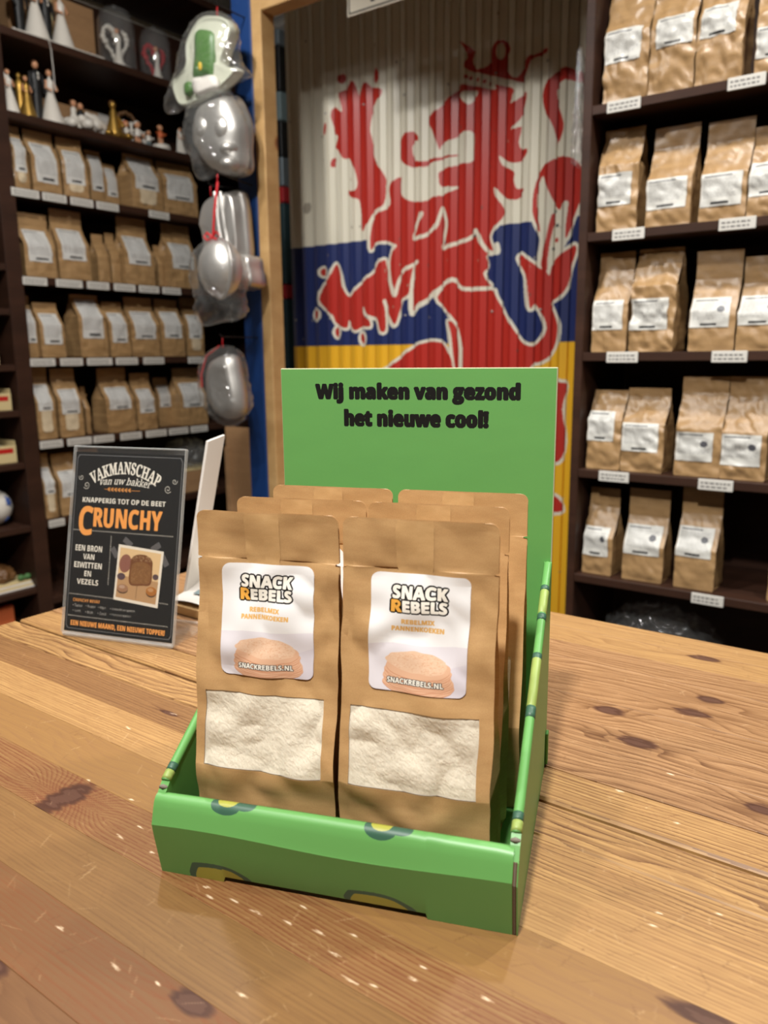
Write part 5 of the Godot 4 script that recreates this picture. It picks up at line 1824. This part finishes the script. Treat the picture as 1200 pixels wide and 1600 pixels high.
func add_groom(o: Node3D, at: Vector3, h: float) -> void:
	lathe_part(o, "suit", [[0.085, 0.0], [0.09, 0.03], [0.08, 0.25], [0.092, 0.45], [0.095, 0.6], [0.118, 0.74], [0.095, 0.81], [0.03, 0.835], [0.028, 0.86]], h, M.black_cloth, at, 0.7, 1.0)
	ball_part(o, "shirt", at + Vector3(0.062, 0.73, 0) * h, Vector3(0.02, 0.075, 0.03) * h, M.white_glaze)
	ball_part(o, "head", at + Vector3(0, 0.92, 0) * h, Vector3(0.055, 0.068, 0.056) * h, M.skin)
	ball_part(o, "hair", at + Vector3(-0.012, 0.945, 0) * h, Vector3(0.056, 0.055, 0.060) * h, M.brown_hair)
	for s: float in [-1.0, 1.0]:
		tube_part(o, "arm", [at + Vector3(0.0, 0.78, s * 0.11) * h, at + Vector3(0.02, 0.60, s * 0.135) * h, at + Vector3(0.08, 0.47, s * 0.10) * h], [0.032 * h, 0.028 * h, 0.022 * h], M.black_cloth)

func add_child_figure(o: Node3D, at: Vector3, h: float, shirt: Material, trousers: Material, hair: Material, feet: Material) -> void:
	for s: float in [-1.0, 1.0]:
		lathe_part(o, "leg", [[0.07, 0.05], [0.065, 0.30], [0.07, 0.36]], h, trousers, at + Vector3(0, 0, s * 0.075) * h)
		ball_part(o, "shoe", at + Vector3(0.03, 0.035, s * 0.085) * h, Vector3(0.10, 0.036, 0.065) * h, feet)
		tube_part(o, "arm", [at + Vector3(0, 0.60, s * 0.12) * h, at + Vector3(0.04, 0.50, s * 0.24) * h, at + Vector3(0.08, 0.56, s * 0.32) * h], [0.045 * h, 0.04 * h, 0.035 * h], shirt)
	lathe_part(o, "torso", [[0.13, 0.32], [0.16, 0.38], [0.145, 0.55], [0.09, 0.64], [0.05, 0.67]], h, shirt, at)
	ball_part(o, "head", at + Vector3(0.01, 0.80, 0) * h, Vector3(0.135, 0.14, 0.14) * h, M.skin)
	ball_part(o, "hair", at + Vector3(-0.03, 0.86, 0) * h, Vector3(0.135, 0.11, 0.15) * h, hair)

func fig_place(px: float, py: float, back: float, top: float) -> Vector3:
	var p := on_x(px, py, LEFT_X - back)
	return Vector3(LEFT_X - back, top + 0.0008, p.z)

func build_figurines() -> void:
	var tops: Array = M.left_tops
	var t1: float = tops[1]
	var t2: float = tops[2]
	var g := "cake figurines on the corner unit"
	# cartons behind the figures
	var c := thing("carton", "brown carton standing behind the bridal figurines on the upper shelf", "carton", fig_place(66, 40, 0.235, t1))
	part(c, "carton_body", box_mesh(Vector3(-0.05, 0, -0.19), Vector3(0.05, 0.235, 0.16), M.cardboard, 0.002))
	part(c, "tape", box_mesh(Vector3(0.0501, 0.0, -0.012), Vector3(0.0506, 0.235, 0.018), M.cream_card))
	c = thing("carton", "low brown carton behind the figurines beside the white card", "carton", fig_place(90, 150, 0.24, t2))
	part(c, "carton_body", box_mesh(Vector3(-0.05, 0, -0.14), Vector3(0.05, 0.125, 0.17), M.cardboard, 0.002))
	part(c, "flap", box_mesh(Vector3(-0.049, 0.1255, -0.139), Vector3(0.049, 0.127, 0.169), M.cardboard))
	c = thing("white_card", "white card leaning at the back behind the gold figurine", "card", fig_place(150, 170, 0.26, t2))
	part(c, "card_sheet", box_mesh(Vector3(-0.002, 0, -0.08), Vector3(0.002, 0.15, 0.07), M.white_card, 0.0005))
	# upper shelf: two bridal groups on long white plinths
	for e: Array in [[36, 50, 0.205, 0.045, "bridal couple figurine on white plinth beside the near upright", 0.075], [117, 76, 0.19, -0.055, "bridal couple figurine on white plinth beside the feathered heart dome", 0.085]]:
		var p := fig_place(e[0], e[1], 0.075, t1)
		var f := thing("wedding_figurine", e[4], "figurine", p, 0.0, g)
		var b := MB.new()
		b.box(Vector3(-0.05, 0, -e[5]), Vector3(0.06, 0.010, e[5]), 0.004)
		part(f, "plinth", b.done(M.white_glaze))
		add_bride(f, Vector3(0.01, 0.010, -e[3]), e[2], M.white_glaze, M.brown_hair, false)
		add_groom(f, Vector3(-0.012, 0.010, -e[3] + e[2] * 0.22), e[2] * 1.0)
	var pc := fig_place(140, 70, 0.175, t1)
	var cam_fig := thing("photographer_figurine", "small dark crouching figurine beside the feathered heart dome", "figurine", pc, 0.0, g)
	lathe_part(cam_fig, "crouching_body", [[0.22, 0.0], [0.26, 0.12], [0.22, 0.4], [0.12, 0.58], [0.05, 0.62]], 0.085, M.black_cloth)
	ball_part(cam_fig, "head", Vector3(0.0, 0.063, -0.004), Vector3(0.011, 0.012, 0.011), M.skin)
	ball_part(cam_fig, "hair", Vector3(-0.003, 0.068, -0.004), Vector3(0.011, 0.009, 0.012), M.black_cloth)
	tube_part(cam_fig, "arm", [Vector3(0, 0.045, -0.012), Vector3(0.015, 0.05, -0.028), Vector3(0.02, 0.062, -0.012)], 0.005, M.black_cloth)
	# a cord that hangs over the edge
	var cp := on_x(78, 60, LEFT_X + 0.004)
	var cord := thing("pale_ribbon", "thin pale ribbon hanging over the upper shelf edge between two figurines", "ribbon", Vector3(LEFT_X + 0.004, t1 + 0.002, cp.z))
	tube_part(cord, "ribbon_strand", [Vector3(-0.05, 0.0, 0.02), Vector3(-0.003, 0.001, 0.004), Vector3(0.001, -0.03, 0.0), Vector3(0.001, -0.16, -0.004)], 0.0016, M.white_card, 6)
	# hearts under clear domes
	for e: Array in [[184, 96, 0.075, 0.235, "white", "clear dome over a bridal couple in a white feathered heart", M.white_glaze], [244, 116, 0.066, 0.215, "red", "clear dome over a bridal couple in a red heart", M.red_cloth]]:
		var p := fig_place(e[0], e[1], 0.105, t1)
		var f := thing("heart_dome", e[5], "glass dome", p, 0.0, "figurine domes on the upper shelf")
		lathe_part(f, "base", [[1.0, 0.0], [1.02, 0.06], [0.95, 0.16], [0.9, 0.2]], e[2], M.metal_base)
		var b := MB.new()
		var rr: float = e[2]
		var hgt: float = e[3]
		b.lathe([[rr * 0.93, 0.014], [rr * 0.93, hgt * 0.55], [rr * 0.90, hgt * 0.78], [rr * 0.72, hgt * 0.93], [rr * 0.4, hgt * 0.99], [0.0, hgt]], 32)
		part(f, "glass_cover", b.done(M.dome_glass))
		ball_part(f, "knob", Vector3(0, hgt + 0.004, 0), Vector3(0.008, 0.008, 0.008), M.dome_glass)
		var wr := MB.new()
		var path := []
		for k in 30:
			var a := TAU * k / 30.0
			var hx := 16.0 * pow(sin(a), 3.0) / 16.0
			var hy := (13.0 * cos(a) - 5.0 * cos(2.0 * a) - 2.0 * cos(3.0 * a) - cos(4.0 * a)) / 16.0
			path.append(Vector3(-0.008, hgt * 0.49 + hy * rr * 0.86, hx * rr * 0.72))
		wr.tube(path, 0.006, 8, true)
		for k in 30:
			wr.ball(path[k] + Vector3(0.003 * sin(k * 3.0), 0, 0), Vector3(0.0095, 0.0095, 0.0095) * (1.0 + 0.25 * sin(k * 5.0)), 8)
		part(f, "heart_wreath", wr.done(e[6]))
		lathe_part(f, "plinth", [[0.75, 0.2], [0.72, 0.3], [0.45, 0.36], [0.3, 0.4]], rr, M.white_glaze)
		var hf := hgt * 0.56
		lathe_part(f, "couple", [[0.20, 0.0], [0.13, 0.12], [0.075, 0.4], [0.072, 0.6], [0.10, 0.72], [0.06, 0.82], [0.03, 0.86]], hf, M.white_glaze, Vector3(0.012, rr * 0.38, 0.002))
		ball_part(f, "head", Vector3(0.012, rr * 0.38 + hf * 0.92, 0.006), Vector3(0.008, 0.010, 0.008), M.skin)
		ball_part(f, "head", Vector3(0.010, rr * 0.38 + hf * 0.94, -0.008), Vector3(0.008, 0.010, 0.008), M.brown_hair)
		tube_part(f, "arm", [Vector3(0.014, rr * 0.38 + hf * 0.74, 0.008), Vector3(0.024, rr * 0.38 + hf * 0.6, 0.022), Vector3(0.026, rr * 0.38 + hf * 0.5, 0.03)], 0.0035, M.white_glaze)
	# lower figurine shelf
	var p := fig_place(16, 166, 0.045, t2)
	var f := thing("wedding_figurine", "slender white bride figurine nearest the upright on the lower figurine shelf", "figurine", p, 0.0, g)
	add_bride(f, Vector3.ZERO, 0.145, M.white_glaze, M.brown_hair, true)
	f = thing("robed_figurine", "grey blue robed figurine with yellow hair next to a gold couple", "figurine", fig_place(33, 172, 0.125, t2), 0.0, g)
	add_bride(f, Vector3.ZERO, 0.15, M.grey_blue, M.yellow_dot, true)
	f = thing("gold_figurine", "shiny gold couple figurine next to the tall groom", "figurine", fig_place(44, 176, 0.045, t2), 0.0, g)
	add_bride(f, Vector3.ZERO, 0.14, M.gold, M.gold, false)
	lathe_part(f, "partner", [[0.09, 0.0], [0.08, 0.3], [0.10, 0.6], [0.11, 0.74], [0.03, 0.84], [0.06, 0.9], [0.0, 0.98]], 0.155, M.gold, Vector3(-0.025, 0, 0.01))
	f = thing("wedding_figurine", "tall groom in black with bride in a white gown", "figurine", fig_place(72, 182, 0.06, t2), 0.0, g)
	add_groom(f, Vector3(-0.005, 0, 0.024), 0.205)
	add_bride(f, Vector3(0.01, 0, -0.018), 0.185, M.white_glaze, M.brown_hair, false)
	# white ruffled group
	f = thing("wedding_figurine", "white ruffled kneeling couple figurine with a wide spread gown", "figurine", fig_place(124, 198, 0.075, t2), 0.0, g)
	var rg := RandomNumberGenerator.new()
	rg.seed = 44
	for k in 13:
		var b := MB.new()
		var q := Vector3(rg.randf_range(-0.03, 0.035), 0.018 + 0.05 * rg.randf() * (1.0 - k / 16.0), -0.075 + 0.0125 * k)
		b.xf = Transform3D(Basis.from_euler(Vector3(rg.randf_range(-0.5, 0.5), rg.randf() * 3.0, rg.randf_range(-0.4, 0.4))), q)
		b.ball(Vector3.ZERO, Vector3(0.024, 0.018, 0.02), 12)
		part(f, "ruffle", b.done(M.white_glaze))
	lathe_part(f, "gown", [[0.30, 0.0], [0.27, 0.1], [0.16, 0.4], [0.09, 0.62], [0.10, 0.76], [0.04, 0.84]], 0.105, M.white_glaze, Vector3(0, 0, 0.02))
	lathe_part(f, "suit", [[0.20, 0.0], [0.19, 0.3], [0.13, 0.6], [0.14, 0.74], [0.04, 0.86]], 0.10, M.black_cloth, Vector3(-0.005, 0, -0.012))
	ball_part(f, "head", Vector3(0.004, 0.098, 0.02), Vector3(0.010, 0.012, 0.011), M.skin)
	ball_part(f, "head", Vector3(-0.003, 0.096, -0.012), Vector3(0.010, 0.012, 0.011), M.skin)
	ball_part(f, "hair", Vector3(-0.004, 0.102, 0.02), Vector3(0.011, 0.011, 0.012), M.brown_hair)
	tube_part(f, "train", [Vector3(0.01, 0.07, -0.02), Vector3(0.02, 0.055, -0.055), Vector3(0.02, 0.035, -0.09)], [0.010, 0.014, 0.016], M.white_glaze, 10)
	# gold seated figure
	f = thing("gold_figurine", "gold seated figurine with long gold base in front of white card", "figurine", fig_place(179, 210, 0.035, t2), 0.0, g)
	lathe_part(f, "robe", [[0.26, 0.0], [0.24, 0.15], [0.13, 0.5], [0.09, 0.72], [0.04, 0.80]], 0.135, M.gold)
	ball_part(f, "head", Vector3(0.0, 0.118, 0), Vector3(0.012, 0.014, 0.012), M.gold)
	ball_part(f, "hair", Vector3(-0.004, 0.124, 0), Vector3(0.012, 0.012, 0.013), M.brown_figure)
	tube_part(f, "arm", [Vector3(0, 0.085, -0.01), Vector3(0.02, 0.06, -0.02), Vector3(0.03, 0.04, -0.02)], 0.006, M.gold)
	for k in 4:
		ball_part(f, "base_scroll", Vector3(0.012, 0.013 + 0.003 * (k % 2), 0.03 - 0.028 * k), Vector3(0.016, 0.013, 0.02), M.gold)
	# arch
	f = thing("arch_figurine", "leafy gold brown arch with two pale columns behind small figures", "figurine", fig_place(198, 205, 0.12, t2), 0.0, g)
	var ab := MB.new()
	var arch := []
	for k in 17:
		var a := PI * k / 16.0
		arch.append(Vector3(0, 0.075 + 0.055 * sin(a) if k > 0 and k < 16 else 0.075, 0.052 * cos(a)))
	ab.tube([Vector3(0, 0, 0.052)] + arch + [Vector3(0, 0, -0.052)], 0.005, 8)
	for k in 17:
		ab.ball(arch[k] + Vector3(0.003, 0.002 * sin(k * 4.0), 0), Vector3(0.008, 0.008, 0.008), 8)
	part(f, "arch_leaves", ab.done(M.brown_figure))
	for s: float in [-1.0, 1.0]:
		lathe_part(f, "column", [[0.008, 0.0], [0.006, 0.01], [0.006, 0.09], [0.008, 0.1]], 1.0, M.white_glaze, Vector3(0.005, 0, s * 0.02))
	lathe_part(f, "foot", [[0.06, 0.0], [0.058, 0.008], [0.04, 0.010]], 1.0, M.gold)
	# small coloured figures
	for e: Array in [[198, 216, 0.082, "small figure in blue trousers and pale shirt with red shoes", M.white_glaze, M.blue_cloth, M.orange_cloth, M.red_cloth], [216, 222, 0.092, "small figure with white cap and white apron", M.white_glaze, M.skin, M.white_glaze, M.white_glaze], [225, 222, 0.07, "small figure with orange hair behind the white apron figure", M.white_card, M.brown_figure, M.orange_cloth, M.black_cloth], [233, 229, 0.07, "small dark haired figure in white with black shoes", M.white_glaze, M.grey_blue, M.black_cloth, M.black_cloth], [252, 234, 0.10, "seated figure in orange on a white round base", M.orange_cloth, M.skin, M.skin, M.white_glaze]]:
		f = thing("cake_figurine", e[3], "figurine", fig_place(e[0], e[1], 0.045 if e[0] != 225 else 0.10, t2), 0.0, g)
		var lift := 0.0
		if e[0] == 252:
			lathe_part(f, "round_base", [[0.036, 0.0], [0.038, 0.006], [0.034, 0.02], [0.02, 0.024]], 1.0, M.white_glaze)
			lift = 0.022
		add_child_figure(f, Vector3(0, lift, 0), e[2] - lift, e[4], e[5], e[6], e[7])
	f = thing("wedding_figurine", "grey white single bride figurine nearest the hanging clear bag", "figurine", fig_place(283, 238, 0.06, t2), 0.0, g)
	add_bride(f, Vector3.ZERO, 0.115, M.white_glaze, M.brown_hair, true)


# ---------------------------------------------------------------- cake tins in clear bags beside the blue post
func outline_at(list: Array, z: float, origin: Vector3) -> Array:
	var o := []
	for k in range(0, list.size(), 2):
		var p := on_z(list[k], list[k + 1], z)
		o.append(Vector2(p.x - origin.x, p.y - origin.y))
	return Array(smooth(o, true, 6))

func film_bag(o: Node3D, outline: Array, z: float, thick: float, sd: int, called := "bag_film") -> void:
	var b := MB.new()
	var mid := Vector2.ZERO
	for p: Vector2 in outline:
		mid += p
	mid /= outline.size()
	var n1 := noise(34.0, sd, 3)
	n1.fractal_type = FastNoiseLite.FRACTAL_RIDGED
	var rings := []
	for e: Array in [[0.05, -1.0], [0.35, -0.98], [0.6, -0.9], [0.8, -0.7], [0.93, -0.4], [1.0, 0.0], [0.98, 0.2], [0.94, 0.4], [0.88, 0.55], [0.82, 0.66], [0.76, 0.75], [0.69, 0.82], [0.62, 0.88], [0.54, 0.92], [0.45, 0.95], [0.35, 0.97], [0.25, 0.99], [0.15, 0.995], [0.05, 1.0]]:
		var ring := []
		for p: Vector2 in outline:
			var q: Vector2 = mid + (p - mid) * e[0]
			var zz: float = z + thick * 0.5 * e[1] + 0.009 * n1.get_noise_3d(q.x, q.y, e[1] * 0.05) + 0.004 * n1.get_noise_3d(q.x * 2.6, q.y * 2.6, 3.0)
			var s: float = 0.006 * n1.get_noise_3d(q.y + 4.0, q.x, e[1])
			ring.append(Vector3(q.x + s, q.y, zz))
		rings.append(ring)
	b.rings(rings)
	part(o, called, b.done(M.film), "thin crinkled clear film")

# a short string up to a hook that is fixed to the front of the blue post
func hook(o: Node3D, post: Node3D, to: Vector3) -> void:
	var top := to + Vector3(0, 0.03, 0)
	tube_part(o, "hanging_string", [top, (top + to) * 0.5 + Vector3(0.002, 0, 0.003), to], 0.0015, M.red_ribbon, 6)
	var at := o.position + top - post.position
	var x := clampf(at.x, 0.012, 0.065)
	tube_part(post, "hook", [Vector3(x, at.y + 0.004, 0.0), Vector3(lerpf(x, at.x, 0.6), at.y + 0.0045, at.z * 0.6), Vector3(at.x, at.y + 0.0045, at.z), Vector3(at.x, at.y + 0.012, at.z + 0.010)], 0.0022, M.black_cloth, 6)

func build_hanging() -> void:
	var z := -1.845
	var bx := on_z(372, 300, RIGHT_Z).x
	var board: Node3D = M.blue_post_node
	var g := "bagged cake tins beside the blue post"
	# 1 hat-shaped mould in green and white
	var org := on_z(340, 25, z)
	var o := thing("bagged_cake_mould", "white and green bell-shaped mould in a shiny clear bag", "cake mould", org, 0.0, g)
	var out := outline_at([288, 166, 277, 150, 275, 129, 294, 105, 296, 66, 316, 32, 340, 27, 357, 32, 365, 49, 354, 79, 350, 101, 371, 107, 365, 120, 344, 139, 316, 156], z, org)
	var b := MB.new()
	b.loft(out, [[0.9, -0.03], [1.0, -0.025], [1.0, 0.012], [0.95, 0.014], [0.93, 0.006], [0.55, 0.016], [0.2, 0.02]])
	part(o, "mould_shell", b.done(M.white_mould))
	for list: Array in [[313, 56, 326, 48, 342, 60, 340, 118, 326, 122, 310, 124, 312, 90], [296, 134, 307, 131, 308, 146, 298, 152]]:
		b = MB.new()
		b.loft(outline_at(list, z, org), [[1.0, 0.004], [0.96, 0.023], [0.5, 0.027]])
		part(o, "green_panel", b.done(M.green_mould))
	b = MB.new()
	b.loft(outline_at([310, 127, 326, 123, 342, 121, 347, 138, 330, 146, 313, 150], z, org), [[1.0, 0.006], [0.98, 0.024], [0.5, 0.0255]])
	part(o, "paper_label", b.done(M.white_card))
	ball_part(o, "yellow_dot", Vector3(on_z(323, 107, z).x - org.x, on_z(323, 107, z).y - org.y, 0.026), Vector3(0.008, 0.012, 0.004), M.yellow_dot)
	film_bag(o, outline_at([262, 178, 268, 150, 280, 118, 290, 70, 310, 30, 335, 18, 362, 28, 372, 60, 376, 95, 392, 118, 375, 128, 345, 146, 315, 162, 290, 172], z, org), 0.0, 0.10, 81)
	hook(o, board, Vector3(0, -0.005, 0.0))
	# 2 figure tin
	org = on_z(345, 155, z - 0.03)
	o = thing("bagged_cake_tin", "dull silver lobed cake tin in a clear bag under the bell mould", "cake tin", org, 0.0, g)
	b = MB.new()
	b.loft(outline_at([322, 165, 345, 152, 365, 150, 378, 172, 386, 200, 385, 232, 386, 262, 372, 274, 345, 270, 332, 262, 322, 245, 312, 226, 313, 192], z - 0.03, org), [[1.0, -0.03], [1.03, -0.02], [0.98, -0.012], [0.94, 0.02], [0.82, 0.045], [0.5, 0.058], [0.15, 0.06]])
	part(o, "tin_shell", b.done(M.tin_dull))
	for e: Array in [[372, 236, 0.030, 0.020], [373, 260, 0.030, 0.022], [365, 205, 0.032, 0.040], [336, 205, 0.035, 0.04]]:
		var c := on_z(e[0], e[1], z - 0.03) - org
		ball_part(o, "tin_lobe", Vector3(c.x, c.y, 0.034), Vector3(e[2], e[3], 0.036), M.tin_dull)
	film_bag(o, outline_at([318, 158, 345, 147, 368, 146, 383, 175, 392, 202, 390, 268, 372, 277, 348, 275, 326, 285, 320, 258, 306, 234, 309, 187], z - 0.03, org), 0.025, 0.13, 82)
	hook(o, board, Vector3(0, -0.004, 0.0))
	# 3 long tin with a step
	org = on_z(355, 298, z - 0.05)
	o = thing("cake_tin", "long bright silver cake tin with ridged rim beside the blue post", "cake tin", org, 0.0, g)
	b = MB.new()
	b.loft(outline_at([322, 362, 318, 349, 324, 317, 336, 304, 348, 300, 372, 297, 380, 317, 384, 355, 387, 396, 384, 420, 372, 430, 345, 425, 330, 400], z - 0.05, org), [[1.0, -0.03], [1.0, -0.012], [0.97, 0.0], [0.90, 0.0], [0.86, 0.03], [0.80, 0.038], [0.3, 0.042]])
	part(o, "tin_shell", b.done(M.tin))
	for q: float in [0.0, 9.0]:
		var pts := []
		for e: Array in [[350 + q, 303], [353 + q, 330], [357 + q, 360], [363 + q, 390], [369 + q, 404]]:
			var c := on_z(e[0], e[1], z - 0.05) - org
			pts.append(Vector3(c.x, c.y, 0.040))
		tube_part(o, "ridge", pts, 0.0065, M.tin)
	b = MB.new()
	b.loft(outline_at([379, 404, 398, 402, 402, 420, 405, 445, 391, 452, 382, 449], z - 0.05, org), [[1.0, -0.03], [1.0, 0.0], [0.97, 0.03], [0.85, 0.04], [0.3, 0.042]])
	part(o, "stepped_foot", b.done(M.tin))
	hook(o, board, Vector3(-0.03, -0.02, 0.043))
	# 4 ball tin
	org = on_z(340, 372, z + 0.08)
	o = thing("bagged_cake_tin", "bright round ball cake tin in a clear bag with red bow", "cake tin", org, 0.0, g)
	var c4 := on_z(344, 420, z + 0.08) - org
	ball_part(o, "tin_ball", Vector3(c4.x, c4.y, 0.0), Vector3(0.078, 0.088, 0.06), M.tin)
	b = MB.new()
	b.xf = Transform3D(Basis.from_euler(Vector3(PI / 2, 0, 0.35)), Vector3(c4.x, c4.y, 0.0))
	b.lathe([[0.082, -0.004], [0.092, -0.003], [0.092, 0.003], [0.082, 0.004]], 28)
	part(o, "tin_rim", b.done(M.tin))
	film_bag(o, outline_at([340, 372, 360, 382, 378, 405, 381, 430, 378, 465, 378, 498, 350, 505, 320, 509, 322, 480, 312, 450, 309, 415, 316, 388], z + 0.08, org), 0.005, 0.13, 83)
	for s: float in [-1.0, 1.0]:
		tube_part(o, "bow_loop", [Vector3(0, 0.0, 0.02), Vector3(s * 0.02, 0.014, 0.024), Vector3(s * 0.034, 0.004, 0.024), Vector3(s * 0.02, -0.008, 0.024), Vector3(0, 0, 0.02)], 0.0035, M.red_ribbon, 6)
	tube_part(o, "ribbon", [Vector3(0, 0, 0.018), Vector3(0.006, 0.08, 0.012), Vector3(0.012, 0.16, 0.0)], 0.004, M.red_ribbon, 6)
	hook(o, board, Vector3(0.012, 0.152, 0.0))
	# 5 grey bag
	org = on_z(352, 545, z + 0.04)
	o = thing("bagged_cake_tin", "grey silver cake tin in a red-edged clear bag, lowest beside the post", "cake tin", org, 0.0, g)
	b = MB.new()
	b.loft(outline_at([348, 556, 366, 556, 374, 585, 380, 620, 378, 645, 360, 655, 345, 648, 333, 625, 329, 594, 334, 565], z + 0.04, org), [[1.0, -0.02], [1.0, 0.0], [0.9, 0.026], [0.65, 0.036], [0.5, 0.03], [0.2, 0.03]])
	part(o, "tin_shell", b.done(M.tin_dull))
	film_bag(o, outline_at([348, 540, 372, 546, 380, 580, 386, 615, 389, 641, 372, 665, 350, 661, 329, 635, 320, 594, 324, 560], z + 0.04, org), 0.005, 0.12, 84)
	var ed := []
	for e: Array in [[350, 541], [330, 556], [322, 585], [323, 605]]:
		var c := on_z(e[0], e[1], z + 0.04) - org
		ed.append(Vector3(c.x, c.y, 0.02))
	tube_part(o, "red_edge", ed, 0.003, M.red_ribbon, 6)
	hook(o, board, Vector3(0, 0.003, 0.01))


func build_small_things() -> void:
	var tops: Array = M.left_tops
	# clear strip hanging beside the right unit
	var org := on_z(905, 70, RIGHT_Z - 0.04)
	var o := thing("cellophane_strip", "narrow crinkled clear cellophane strip hanging between shutter and right shelves", "cellophane", org)
	film_bag(o, outline_at([905, 72, 912, 90, 913, 140, 912, 200, 909, 262, 899, 260, 893, 252, 896, 205, 901, 150, 903, 100], RIGHT_Z - 0.04, org), 0.0, 0.03, 85, "strip_film")
	film_bag(o, outline_at([906, 76, 911, 92, 912, 140, 910, 200, 907, 255, 900, 252, 897, 240, 899, 200, 903, 150, 904, 100], RIGHT_Z - 0.04, org), 0.0, 0.018, 86, "inner_film")
	# tall cardboard sheet by the blue post
	var a := on_z(352, 680, -2.30)
	var c := on_z(397, 680, -2.30)
	o = thing("cardboard_sheet", "tall brown cardboard sheet standing behind the blue post", "cardboard", Vector3(a.x, 0.001, -2.30))
	part(o, "sheet_face", box_mesh(Vector3(0, 0, -0.012), Vector3(c.x - a.x + 0.06, on_z(370, 668, -2.30).y, 0), M.cardboard, 0.001))
	part(o, "folded_flap", box_mesh(Vector3(0.0, 0.0, 0.0004), Vector3(0.03, on_z(370, 700, -2.30).y, 0.01), M.cardboard, 0.001))
	# carton and clear film on the corner unit's low shelf
	var cb := on_x(337, 800, LEFT_X - 0.02)
	o = thing("carton", "open pale carton under crinkled film on the corner unit's low shelf", "carton", Vector3(LEFT_X - 0.02, tops[7] + 0.001, cb.z))
	part(o, "carton_body", box_mesh(Vector3(-0.22, 0, -0.02), Vector3(0, 0.095, 0.19), M.cardboard, 0.002))
	part(o, "carton_lid", box_mesh(Vector3(-0.222, 0.0955, -0.022), Vector3(0.002, 0.10, 0.192), M.cream_card, 0.001))
	var fp := on_x(296, 750, LEFT_X - 0.1)
	o = thing("clear_plastic_bag", "crinkled clear film lying on the pale carton behind the poster stand", "plastic bag", Vector3(LEFT_X - 0.11, tops[7] + 0.1015, fp.z))
	part(o, "bag_film", crumpled(Vector3(0.09, 0.065, 0.10), 33, 0.02, true))
	part(o, "folded_film", crumpled(Vector3(0.07, 0.055, 0.08), 34, 0.02, true))
	# stack of stored goods glimpsed between the pine frame and the shutter
	var zz := -2.80
	var list := [[600, "teal", "teal carton at the foot of the stack behind the pine frame", M.teal_box], [470, "teal", "teal carton second from the floor in the stack behind the frame", M.teal_box], [448, "red", "thin red carton between two teal cartons behind the frame", M.red_cloth], [325, "teal", "teal carton under a small red carton behind the frame", M.teal_box], [300, "red", "small red carton under a pale foil carton behind the frame", M.red_cloth], [255, "foil", "pale foil carton on a small red carton behind the frame", M.grey_foil], [200, "dark", "dark carton under the grey blue carton behind the frame", M.black_cloth], [155, "blue", "grey blue carton under the black carton behind the frame", M.grey_blue], [85, "dark", "black carton under the top foil roll behind the frame", M.black_cloth], [60, "foil", "silver foil carton, topmost of the stack behind the frame", M.grey_foil]]
	var y0 := 0.0
	var cx := on_z(443, 300, zz).x
	for e: Array in list:
		var y1: float = on_z(443, e[0], zz).y
		var k := thing("stored_carton", e[2], "carton", Vector3(cx, y0 + 0.0005, zz), 0.0, "stack of cartons behind the frame")
		part(k, "carton_body", box_mesh(Vector3(-0.10, 0, -0.10), Vector3(0.09, y1 - y0 - 0.002, 0.10), e[3], 0.004))
		part(k, "tape", box_mesh(Vector3(-0.02, 0.002, 0.1001), Vector3(0.02, y1 - y0 - 0.006, 0.1006), M.cream_card))
		y0 = y1
	o = thing("foil_roll", "silver foil roll lying on top of the cartons behind the frame", "roll", Vector3(cx, y0 + 0.045, zz))
	var b := MB.new()
	b.xf = Transform3D(Basis.from_euler(Vector3(0, 0, PI / 2)), Vector3.ZERO)
	b.lathe([[0.012, -0.09], [0.044, -0.09], [0.044, 0.09], [0.012, 0.09], [0.012, -0.09]], 24)
	part(o, "foil", b.done(M.tin))
	b = MB.new()
	b.xf = Transform3D(Basis.from_euler(Vector3(0, 0, PI / 2)), Vector3.ZERO)
	b.lathe([[0.009, -0.092], [0.0115, -0.092], [0.0115, 0.092], [0.009, 0.092], [0.009, -0.092]], 16)
	part(o, "card_core", b.done(M.cardboard))
